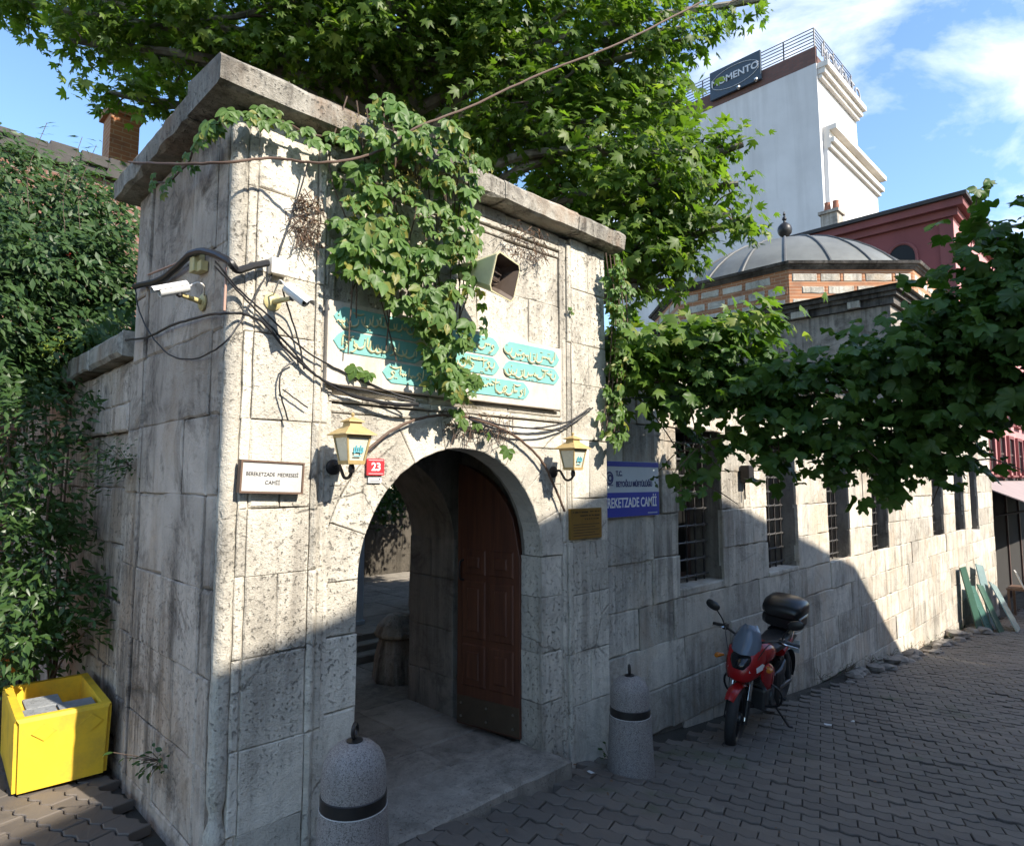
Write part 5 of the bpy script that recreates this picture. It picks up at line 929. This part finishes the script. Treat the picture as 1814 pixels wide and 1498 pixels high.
BUSH_BLOBS = [(-0.44, 4.02, 4.17, 0.4), (-0.15, 3.76, 3.98, 0.4), (0.14, 3.5, 3.83, 0.35), (0.29, 3.22, 3.6, 0.22), (-0.29, 3.68, 3.52, 0.45), (0.03, 3.24, 3.35, 0.42), (0.21, 2.94, 3.14, 0.25), (-0.23, 3.4, 2.96, 0.4), (0.06, 3.12, 2.91, 0.35), (-0.34, 3.55, 2.6, 0.35), (-0.64, 4.0, 3.66, 0.5), (-0.62, 3.78, 2.96, 0.5), (-0.43, 4.26, 4.52, 0.25), (-0.21, 4.05, 4.37, 0.2), (0.35, 3.51, 4.26, 0.15), (-0.16, 3.01, 3.3, 0.4), (0.14, 2.91, 2.8, 0.22), (-0.51, 3.59, 2.53, 0.4), (-0.22, 3.3, 2.58, 0.3), (-0.07, 3.44, 3.66, 0.35), (0.11, 3.22, 3.94, 0.25), (0.25, 2.97, 3.72, 0.18), (-0.02, 3.61, 4.13, 0.28), (0.16, 2.96, 3.41, 0.25)]
SHRUB_BLOBS = [(-0.48, 2.36, 1.98, 0.3), (-0.38, 2.15, 1.72, 0.26), (-0.6, 2.5, 1.83, 0.4), (-0.3, 1.95, 1.55, 0.2), (-0.45, 2.12, 1.41, 0.28), (-0.27, 1.96, 1.2, 0.22), (-0.35, 1.92, 0.97, 0.26), (-0.16, 1.87, 0.99, 0.18), (-0.19, 1.79, 0.74, 0.2), (-0.56, 2.26, 1.09, 0.35), (-0.08, 2.04, 1.25, 0.14), (-0.38, 1.99, 0.67, 0.22), (-0.07, 1.82, 0.75, 0.1), (-0.26, 2.22, 1.36, 0.24), (-0.42, 2.54, 2.26, 0.28), (-0.21, 2.37, 1.99, 0.2), (-0.44, 2.03, 0.87, 0.25), (-0.01, 2.01, 0.99, 0.1)]
YEL_BLOBS = [(-0.09, 3.02, 2.65, 0.1), (-0.0, 2.92, 2.71, 0.1), (-0.14, 3.23, 2.53, 0.08)]
# plane tree behind the gateway
tree = empty('plane_tree', (0, 0, 0), 'large leafy plane tree rising behind the stone gateway', 'tree')
TB = Vector((3.9, 3.6, -.1))
trunk_pts = spline([TB, TB + Vector((.05, .05, 2.2)), TB + Vector((-.1, .1, 4.6)), TB + Vector((-.25, .15, 7.0)), TB + Vector((-.2, .3, 9.5))], 5)
mk('trunk', tube(trunk_pts, [.24 - .0088 * i for i in range(len(trunk_pts))], 14), M['bark'], tree, True)
random.seed(77)
for i, (x, y, z, r_) in enumerate(TREE_BLOBS):
    e = Vector((x, y, z)); zt = max(2.6, min(8.2, z - .9)); s_ = min(trunk_pts, key=lambda p: abs(p.z - zt)); md_ = (s_ + e) / 2 + Vector((random.uniform(-.3, .3), random.uniform(-.3, .3), random.uniform(.1, .5)))
    sp = spline([s_, md_, e, e + (e - md_).normalized() * r_ * .6], 5); mk('branch', tube(sp, [.07 * (1 - k / len(sp)) + .012 for k in range(len(sp))], 7), M['bark'], tree, True)
    for q in range(3):
        d = Vector((random.uniform(-1, 1), random.uniform(-1, 1), random.uniform(-.5, .8))).normalized() * r_ * .9; mk('twig', tube(spline([e, e + d * .5 + Vector((0, 0, .06)), e + d], 3), [.014, .012, .011, .009, .008, .006, .004][:7], 5), M['twig'], tree, True)
UP_BLOBS = [(1.5, 4.6, 9.8, 1.7), (3.6, 3.6, 10.6, 1.9), (5.6, 2.2, 9.4, 1.4), (0.2, 5.6, 8.9, 1.2), (3.2, 1.6, 9.0, 1.2), (1.6, 2.8, 8.8, 1.1)]  # upper crown out of view, added to shade the leaves on the left
P, O = cloud(TREE_BLOBS, 1400, .14, 26); P2, O2 = cloud(UP_BLOBS, 420, .2, 24); P = np.vstack((P, P2)); O = np.vstack((O, O2)); keep = ~((P[:, 1] < .25) & (P[:, 2] < 3.75) & (P[:, 0] < 2.9)) & ~((P[:, 0] > -.15) & (P[:, 0] < 2.95) & (P[:, 1] > -.15) & (P[:, 1] < 1.7) & (P[:, 2] < 3.6)); P = P[keep]; O = O[keep]
n = len(P); N = O * .55 + np.array((.05, -.35, .75)) + RNG.normal(size=(n, 3)) * .45; T = O * .8 + np.array((0, 0, -.5)) + RNG.normal(size=(n, 3)) * .6
leaves(tree, PLANE, P, T, N, RNG.choice([.065, .085, .105, .125, .15], n) * RNG.uniform(.85, 1.1, n), M['leaf_tree'], 'crown')
# grape vine over the street
vine = empty('grape_vine', (0, 0, 0), 'broad leaved grape vine trained across the street above the motorcycle', 'vine')
LIT_BLOBS = [VINE_BLOBS[i] for i in (0, 1, 2, 3, 4, 5, 6)] + [(3.05, -.1, 2.62, .22), (3.45, -.3, 2.72, .2), (3.3, -.2, 2.5, .25)]; OB = [b for b in VINE_BLOBS if b not in LIT_BLOBS]
P, O = cloud(LIT_BLOBS, 2300, .11, 8, .8, .2); n = len(P); N = O * .5 + np.array((.05, -.45, .7)) + RNG.normal(size=(n, 3)) * .4; T = O * .5 + np.array((0, -.1, -.7)) + RNG.normal(size=(n, 3)) * .5; leaves(vine, PLANE, P, T, N, RNG.uniform(.07, .14, n), M['leaf_sunlit_tint'], 'sunlit_tint_foliage', 100, 'sunlit_tint_leaf', -P[:, 1])  # sunlit end of the vine drawn in the brighter leaf colour
P, O = cloud(OB, 1550, .13, 8, .8, .2); n = len(P); N = O * .5 + np.array((-.12, -.35, .7)) + RNG.normal(size=(n, 3)) * .4; T = O * .4 + np.array((0, -.1, -.9)) + RNG.normal(size=(n, 3)) * .45; dist = np.linalg.norm(P - TOCAM, axis=1)
leaves(vine, GRAPE, P, T, N, RNG.choice([.05, .075, .1, .125, .15], n) * RNG.uniform(.85, 1.12, n), M['leaf_vine'], 'foliage', 300, 'leaf', -dist + RNG.random(n) * .6)
vb = [Vector(b[:3]) for b in VINE_BLOBS]
for q, ids in enumerate(((0, 1, 2, 3, 8, 9, 10, 11, 12, 13, 14, 15), (6, 7, 8, 21, 20, 19, 18, 17, 13), (12, 17, 28, 29))):
    sp = spline([vb[i] + Vector((0, 0, .03 * q)) for i in ids], 5); mk('stem', tube(sp, .011 - .002 * q, 7), M['cable_brown'], vine, True)
for q, (a, b) in enumerate(((6, 23), (9, 31), (19, 25), (18, 27), (10, 32), (13, 16), (7, 22))): sp = spline([vb[a], (vb[a] + vb[b]) / 2 + Vector((.04, 0, .02)), vb[b]], 4); mk('tendril', tube(sp, .005, 5), M['twig'], vine, True)
random.seed(41)
for q in range(26):
    a = random.choice(vb[6:28]); e = a + Vector((random.uniform(-.45, .45), random.uniform(-.45, .45), random.uniform(-.32, .12))); mk('tendril', tube(spline([a, (a + e) / 2 + Vector((0, 0, random.uniform(.0, .08))), e], 4), [.006, .006, .0055, .005, .005, .0045, .004, .0035, .003], 5), M['twig'], vine, True)
wire = mk('support_wire', tube([(2.75, .1, 2.25), (3.9, -1.2, 2.32), (5.4, -2.9, 2.5), (8.5, -7.0, 3.0)], .004, 5), M['cable']); tag(wire, 'thin wire carrying the grape vine across the street', 'wire')
# sprig of vine rising at the right edge
sg_ = [Vector((4.15, -2.05, 3.0)), Vector((4.2, -2.08, 3.35)), Vector((4.24, -2.12, 3.62)), Vector((4.3, -2.16, 3.70))]
mk('tendril', tube(spline(sg_, 5), .004, 5), M['twig'], vine, True); sp = spline(sg_, 3); n = len(sp); Ps = np.array([tuple(p) for p in sp]) + RNG.normal(size=(n, 3)) * .03
leaves(vine, GRAPE, Ps, RNG.normal(size=(n, 3)) + np.array((0, 0, -.8)), RNG.normal(size=(n, 3)) + np.array((-.5, -.5, .5)), RNG.uniform(.08, .12, n), M['leaf_vine'], 'shoot_leaves')
# creeper on the gateway: five-fingered leaves
def creeper_points(poly, n, yf):
    xs_ = [p[0] for p in poly]; zs = [p[1] for p in poly]; out = []
    while len(out) < n:
        x = random.uniform(min(xs_), max(xs_)); z = random.uniform(min(zs), max(zs)); c = False; j = len(poly) - 1
        for i in range(len(poly)):
            if (poly[i][1] > z) != (poly[j][1] > z) and x < (poly[j][0] - poly[i][0]) * (z - poly[i][1]) / (poly[j][1] - poly[i][1] + 1e-9) + poly[i][0]: c = not c
            j = i
        if c: out.append((x, yf(x, z), z))
    return out
def palmate(C, face, size, droop=.8):
    """five leaflets fanned about each leaf point"""
    P = []; T = []; N = []; S = []
    for c, f, s_ in zip(C, face, size):
        f = Vector(f).normalized(); dn_ = Vector((random.gauss(0, .35), random.gauss(0, .2), -droop)); dn_ = (dn_ - f * dn_.dot(f)).normalized(); sd = f.cross(dn_)
        for a, k in ((0, 1.0), (42, .92), (-42, .92), (88, .7), (-88, .7)):
            d = dn_ * math.cos(R(a)) + sd * math.sin(R(a)); P.append(tuple(c)); T.append(tuple(d - f * .22)); N.append(tuple(f + d * .28 + Vector((random.gauss(0, .12), random.gauss(0, .12), random.gauss(0, .12))))); S.append(s_ * k * random.uniform(.85, 1.1))
    return np.array(P), np.array(T), np.array(N), np.array(S)
cp_ = empty('wall_creeper', (0, 0, 0), 'thick five-leaved creeper hanging over the gateway front and inscription', 'creeper'); random.seed(19)
POLY = [(.5, 3.48), (.69, 3.62), (.92, 3.58), (1.2, 3.6), (1.33, 3.42), (1.36, 3.05), (1.28, 2.86), (1.2, 2.7), (1.24, 2.46), (1.34, 2.21), (1.24, 2.0), (1.09, 2.10), (.97, 2.42), (.80, 2.52), (.72, 2.61), (.49, 2.64), (.45, 2.8), (.5, 3.13), (.45, 3.36)]
bulge = lambda x, z: -.03 - .20 * random.random() ** 1.3 - (.09 if z > 3.3 else 0) - .05 * max(0, math.sin((x - .45) * 3.3))
C = creeper_points(POLY, 500, bulge); face = [(random.gauss(-.15, .35), -1, random.gauss(.55, .35)) for _ in C]; Pc, Tc, Nc, Sc = palmate(C, face, [random.choice((.04, .055, .07, .085, .1)) * random.uniform(.85, 1.1) for _ in C])
strand = [(.482, -.10, 3.353), (.40, -.09, 3.34), (.30, -.08, 3.326), (.22, -.09, 3.33), (.13, -.08, 3.329), (.06, -.08, 3.31), (0.0, -.09, 3.289), (-.06, -.09, 3.25), (-.1, .011, 3.232), (-.1, .10, 3.24), (-.11, .188, 3.22), (-.1, .293, 3.17), (-.1, .42, 3.17), (-.1, .579, 3.17), (-.1, .75, 3.22), (-.1, .90, 3.27)]
Cs = []; fs = []; ss = []
for k, p in enumerate(strand):
    for q in range(3 if k < 12 else 2): Cs.append((p[0] + random.gauss(0, .02), p[1] - random.uniform(0, .04), p[2] + random.gauss(0, .025))); fs.append((-.5, -.9, .5) if k < 8 else (-1, -.5, .4)); ss.append(random.uniform(.05, .075) * (1 if k < 10 else .7))
low_ = [(1.26, -.06, 2.05), (1.32, -.07, 2.0), (1.45, -.05, 1.99), (1.55, -.05, 1.93), (1.70, -.06, 1.84), (1.44, -.09, 2.78), (1.47, -.09, 2.62), (1.46, -.1, 2.55), (1.45, -.09, 2.7), (.62, -.06, 2.22), (.70, -.06, 2.20), (2.36, -.03, 2.85), (2.34, -.03, 2.86), (2.37, -.03, 2.83)]
for p in low_: Cs.append(p); fs.append((random.gauss(-.2, .3), -1, .4)); ss.append(random.uniform(.055, .08) if p[0] < 2.2 else .03)
P1, T1, N1, S1 = palmate(Cs, fs, ss); Pc = np.vstack((Pc, P1)); Tc = np.vstack((Tc, T1)); Nc = np.vstack((Nc, N1)); Sc = np.concatenate((Sc, S1))
leaves(cp_, OVATE, Pc, Tc, Nc, Sc, M['leaf_creeper'], 'foliage', 300, 'leaf', -Pc[:, 1] + RNG.random(len(Pc)) * .08)
mk('stem', tube(spline(strand, 4), .005, 6), M['twig'], cp_, True)
for k in range(16):
    x = .5 + .055 * k; mk('stem', tube(spline([(x, -.12, 3.58), (x + random.uniform(-.1, .1), -.09, 3.2), (x + random.uniform(-.05, .15), -.07, 2.85), (min(1.3, x + random.uniform(0, .25)), -.06, 2.45 + random.uniform(-.2, .2))], 4), .004, 5), M['twig'], cp_, True)
bd_ = [p for p in creeper_points(POLY, 60, lambda x, z: -.22 - .03 * random.random())]; Pb = np.vstack([np.array(p) + RNG.normal(size=(14, 3)) * .022 for p in bd_]); n = len(Pb)
leaves(cp_, LANCE, Pb, RNG.normal(size=(n, 3)), RNG.normal(size=(n, 3)), RNG.uniform(.012, .024, n), M['berry'], 'flower_buds')
# dead twigs under the cornice
for nm, (x0, x1, z0, z1), lb in (('dry_creeper', (1.72, 2.1, 3.1, 3.34), 'patch of brown dead creeper clinging under the cornice right of the loudspeaker'), ('dry_creeper', (.30, .42, 2.80, 3.05), 'small brown dead creeper tuft left of the green creeper'), ('dry_creeper', (1.2, 1.75, 1.93, 2.06), 'tangle of dry brown twigs over the arch crown')):
    t = empty(nm, (0, 0, 0), lb, 'creeper'); vf = []
    for k in range(60):
        a = Vector((random.uniform(x0, x1), -.015 - random.random() * .03, random.uniform(z0, z1))); vf.append(tube([a, a + Vector((random.gauss(0, .03), random.gauss(0, .01), random.gauss(-.02, .03))), a + Vector((random.gauss(0, .05), -.01, random.gauss(-.06, .03)))], .0022, 4, False))
    o = mk('twigs', join(*vf), M['twig'], t); tag(o, kind='stuff'); n = 160; Pd = np.column_stack((RNG.uniform(x0, x1, n), RNG.uniform(-.05, -.01, n), RNG.uniform(z0, z1, n)))
    leaves(t, LANCE, Pd, RNG.normal(size=(n, 3)) + np.array((0, 0, -.8)), RNG.normal(size=(n, 3)) + np.array((0, -1, 0)), RNG.uniform(.015, .04, n), M['dry'], 'dead_leaves')
# creeper on the right corner
cr_ = empty('corner_creeper', (0, 0, 0), 'bright green creeper hanging down the right corner of the gateway', 'creeper')
POLY2 = [(2.70, 3.3), (2.98, 3.32), (3.12, 2.9), (3.1, 2.6), (2.98, 2.4), (2.92, 1.95), (2.76, 1.86), (2.62, 1.95), (2.66, 2.2), (2.76, 2.45), (2.74, 2.9)]
C = creeper_points(POLY2, 190, lambda x, z: -.06 - .12 * random.random() + (.1 if x > 2.85 else 0)); face = [(random.gauss(.1, .4), -1, random.gauss(.5, .35)) for _ in C]; Pc, Tc, Nc, Sc = palmate(C, face, [random.uniform(.05, .085) for _ in C]); leaves(cr_, OVATE, Pc, Tc, Nc, Sc, M['leaf_creeper'], 'foliage', 150, 'leaf', -Pc[:, 1])
for k in range(5): x = 2.74 + .05 * k; mk('stem', tube(spline([(x, -.05, 3.35), (x + .05, -.06, 2.9), (x + .02, -.05, 2.4), (x - .08, -.05, 2.0)], 4), .005, 5), M['twig'], cr_, True)
# climber and shrubs on the left
bu = empty('flowering_climber', (0, 0, 0), 'dense climber with slender leaves and a few red flowers above the garden wall', 'climber')
BK = [(.1, 2.2, 2.72, .16), (.05, 2.6, 2.72, .2), (.0, 3.1, 2.7, .25), (-.05, 3.8, 2.7, .3), (.12, 1.85, 2.8, .12), (-.9, 3.4, 3.2, .7), (-.1, 3.3, 3.3, .5), (-.6, 3.2, 2.6, .6)]
P, O = cloud(BUSH_BLOBS + BK, 6500, .09, 24, .9, .3); keep = ~((P[:, 0] > -.06) & (P[:, 1] < 1.6)); P = P[keep]; O = O[keep]; n = len(P); N = O * .3 + np.array((-.1, -.5, .6)) + RNG.normal(size=(n, 3)) * .4; T = np.array((.45, -.3, -.55)) + O * .3 + RNG.normal(size=(n, 3)) * .5
leaves(bu, (LANCE[0] * np.array((1.45, 1, 1)), LANCE[1]), P, T, N, RNG.uniform(.06, .105, n), M['leaf_bush'])
Pf, _ = cloud([b[:3] + (.06,) for b in BUSH_BLOBS[3:10:2]], 3000, .03, 12); n = len(Pf); leaves(bu, OVATE, Pf + np.array((-.1, -.28, 0)), RNG.normal(size=(n, 3)), RNG.normal(size=(n, 3)), RNG.uniform(.015, .03, n), M['red_flower'], 'red_flowers')
random.seed(3)
for k, b in enumerate(BUSH_BLOBS[:6]): mk('stem', tube(spline([(-.1, 2.6, .1), ((b[0] - .1) / 2, (b[1] + 2.9) / 2, b[2] * .55), b[:3]], 4), .008, 5), M['twig'], bu, True)
for k, (x, y, z, h_) in enumerate(((-.20, 2.55, 3.72, .42), (-.12, 2.5, 3.75, .34), (-.42, 2.5, 3.78, .36))):
    tip = Vector((x + .06, y - .05, z + h_)); sp = spline([(x, y, z - .3), (x - .02, y, z), tip], 5); mk('shoot', tube(sp, .002, 5), M['twig'], bu, True); n = 26; Ps = np.array([tuple(sp[RNG.integers(3, len(sp))]) for _ in range(n)]) + RNG.normal(size=(n, 3)) * .02
    leaves(bu, LANCE, Ps, np.column_stack((RNG.choice([-1, 1], n), RNG.normal(size=n) * .4, RNG.uniform(-.2, .5, n))), RNG.normal(size=(n, 3)) * .4 + np.array((0, -.5, 1)), RNG.uniform(.05, .08, n), M['leaf_bush'], 'shoot_leaves')
sb = empty('dark_shrub', (0, 0, 0), 'dark glossy leaved shrub growing behind the yellow planter', 'shrub')
P, O = cloud(SHRUB_BLOBS + [(-.5, 2.4, .9, .35), (-.35, 2.1, .75, .25), (-.08, 2.3, 2.2, .16), (-.06, 2.6, 1.9, .16), (-.07, 2.2, 1.5, .12), (-.08, 2.5, 1.3, .16), (-.06, 3.2, 2.3, .25), (-.1, 2.7, .8, .2), (-.3, 2.3, .5, .25), (-.15, 2.4, .55, .2), (-.4, 2.6, 1.2, .35), (-.2, 2.5, 1.0, .25), (-.45, 2.5, .6, .3), (-.6, 2.9, 1.6, .4)], 4600, .07, 16, .8, .3); keep = (P[:, 0] < .02); P = P[keep]; O = O[keep]; n = len(P); N = O * .35 + np.array((-.1, -.4, .7)) + RNG.normal(size=(n, 3)) * .35; T = O * .9 + RNG.normal(size=(n, 3)) * .5
leaves(sb, (LANCE[0] * np.array((1.35, 1, 1)), LANCE[1]), P, T, N, RNG.uniform(.05, .085, n), M['leaf_shrub'])
for b in SHRUB_BLOBS[::3]: mk('stem', tube(spline([(-.2, 2.6, .05), ((b[0] - .2) / 2, (b[1] + 2.6) / 2, .1 + b[2] * .5), b[:3]], 4), .007, 5), M['twig'], sb, True)
ys = empty('yellow_shrub', (0, 0, 0), 'small yellow green plant growing on top of the garden wall coping', 'shrub')
P, O = cloud([b[:3] + (.17,) for b in YEL_BLOBS], 6000, .04, 14); n = len(P); leaves(ys, LANCE, P, O + RNG.normal(size=(n, 3)) * .4, O + np.array((0, -.4, .7)), RNG.uniform(.025, .05, n), M['leaf_yellow'])
for b in YEL_BLOBS: mk('stem', bar((b[0] + .1, b[1] + .1, 2.5), b[:3], .005), M['twig'], ys)
# greenery over the courtyard wall; higher unseen clumps are added to darken the court
cg = empty('courtyard_bush', (0, 0, 0), 'dark leafy bush over the courtyard wall seen through the archway, with added shading leaves overhead', 'bush')
P, O = cloud([(3.3, 4.9, 1.9, .5), (3.8, 5.0, 1.5, .5), (4.2, 5.1, 2.1, .5), (3.6, 4.8, 2.5, .5), (3.0, 4.8, 1.4, .4), (4.4, 5.4, 1.4, .5), (2.6, 5.4, 2.2, .7), (3.4, 5.6, 2.0, .7), (4.2, 5.5, 2.4, .8), (3.0, 5.3, 2.9, .8), (5.0, 5.4, 2.0, .8), (3.8, 5.2, 3.2, .8), (1.8, 4.2, 3.3, .9), (2.8, 4.0, 3.6, .9), (4.2, 4.0, 3.6, 1.0), (3.2, 2.8, 3.4, .7), (5.2, 3.4, 3.4, .9), (1.4, 5.4, 2.6, .8), (4.6, 4.7, 1.6, .6), (5.2, 5.0, 2.4, .7)], 1500, .15, 20); n = len(P); leaves(cg, OVATE, P, RNG.normal(size=(n, 3)) + np.array((0, 0, -.6)), O + RNG.normal(size=(n, 3)) * .4 + np.array((0, 0, .6)), RNG.uniform(.06, .11, n), M['leaf_shrub'])
mk('stem', tube(spline([(3.5, 5.9, .1), (3.5, 5.7, 1.2), (3.4, 5.5, 2.2)], 4), .03, 7), M['bark'], cg, True)
# weeds
def weed(x, y, z, nrm, n, s_, label, spread=.05, tm=OVATE, mat='leaf_shrub', name='wall_weed', grp='weeds in the stone joints'):
    t = empty(name, (0, 0, 0), label, 'weed', grp); nrm = np.array(nrm, float); P = np.array((x, y, z)) + RNG.normal(size=(n, 3)) * spread * np.array((1, 1, .7)) + nrm * np.abs(RNG.normal(size=(n, 1))) * spread; D = (P - np.array((x, y, z))) + nrm * .5 * spread
    leaves(t, tm, P, D + RNG.normal(size=(n, 3)) * .02, nrm * .4 + np.array((0, 0, .8)) + RNG.normal(size=(n, 3)) * .3, RNG.uniform(.6, 1.2, n) * s_, M[mat]); vf = [tube([(x, y, z), tuple(p)], .0018, 4, False) for p in P[:14]]; mk('stems', join(*vf), M['twig'], t)
weed(-.02, 1.36, 1.74, (-1, -.2, .3), 320, .035, 'leafy green tuft growing from the left face of the gateway at mid height', .09)
weed(-.015, .60, .30, (-1, 0, .1), 40, .038, 'small green weed on the gateway left face above the pavement', .05)
weed(2.64, -.10, gz(2.64) + .02, (0, -.4, .6), 40, .035, 'low weed at the foot of the gate beside the right bollard', .06)
random.seed(8)
for k in range(16):
    x = 7.2 + k * .55 + random.uniform(-.2, .2); weed(x, .13, gz(x) + .03, (0, -.5, .6), 22, .045, 'tuft of weeds at the foot of the long mosque wall', .05, LANCE, 'leaf_bush', 'ground_weed', 'weeds along the mosque wall')
# litter and fallen leaves on the paving
random.seed(12)
for x, y, s_, lb in ((5.1, -2.15, .06, 'white crumpled paper scrap on the paving at right'), (5.55, -.72, .025, 'tiny white scrap on the paving behind the motorcycle'), (2.3, -.2, .03, 'small bluish white scrap at the doorway edge of the threshold'), (5.2, -.62, .04, 'pale flattened scrap on the paving near the motorcycle rear wheel')):
    V = [(s_ * a + random.gauss(0, .15) * s_, s_ * b * .6, abs(random.gauss(0, .12)) * s_) for a, b in ((-1, -1), (0, -.8), (1, -.5), (.8, .6), (0, 1), (-.9, .5), (0, 0))]
    o = mk('paper_scrap', (V, [(i, (i + 1) % 6, 6) for i in range(6)]), M['paper']); o.location = (x, y, gz(x) + .012); o.rotation_euler = (0, .08, random.uniform(0, 3)); md = o.modifiers.new('thick', 'SOLIDIFY'); md.thickness = .002; tag(o, lb, 'litter')
fl = empty('fallen_leaves'); tag(fl, 'scattered dry leaf bits on the street paving', 'leaves', kind='stuff'); n = 260; xx = RNG.uniform(-1, 12, n); yy = RNG.uniform(-3.2, -.05, n); P = np.column_stack((xx, yy, np.array([gz(a) for a in xx]) + .012)); leaves(fl, OVATE, P, RNG.normal(size=(n, 3)) * np.array((1, 1, .1)), np.array((0, 0, 1)) + RNG.normal(size=(n, 3)) * .2, RNG.uniform(.008, .03, n), M['dry'], 'leaf_bits')
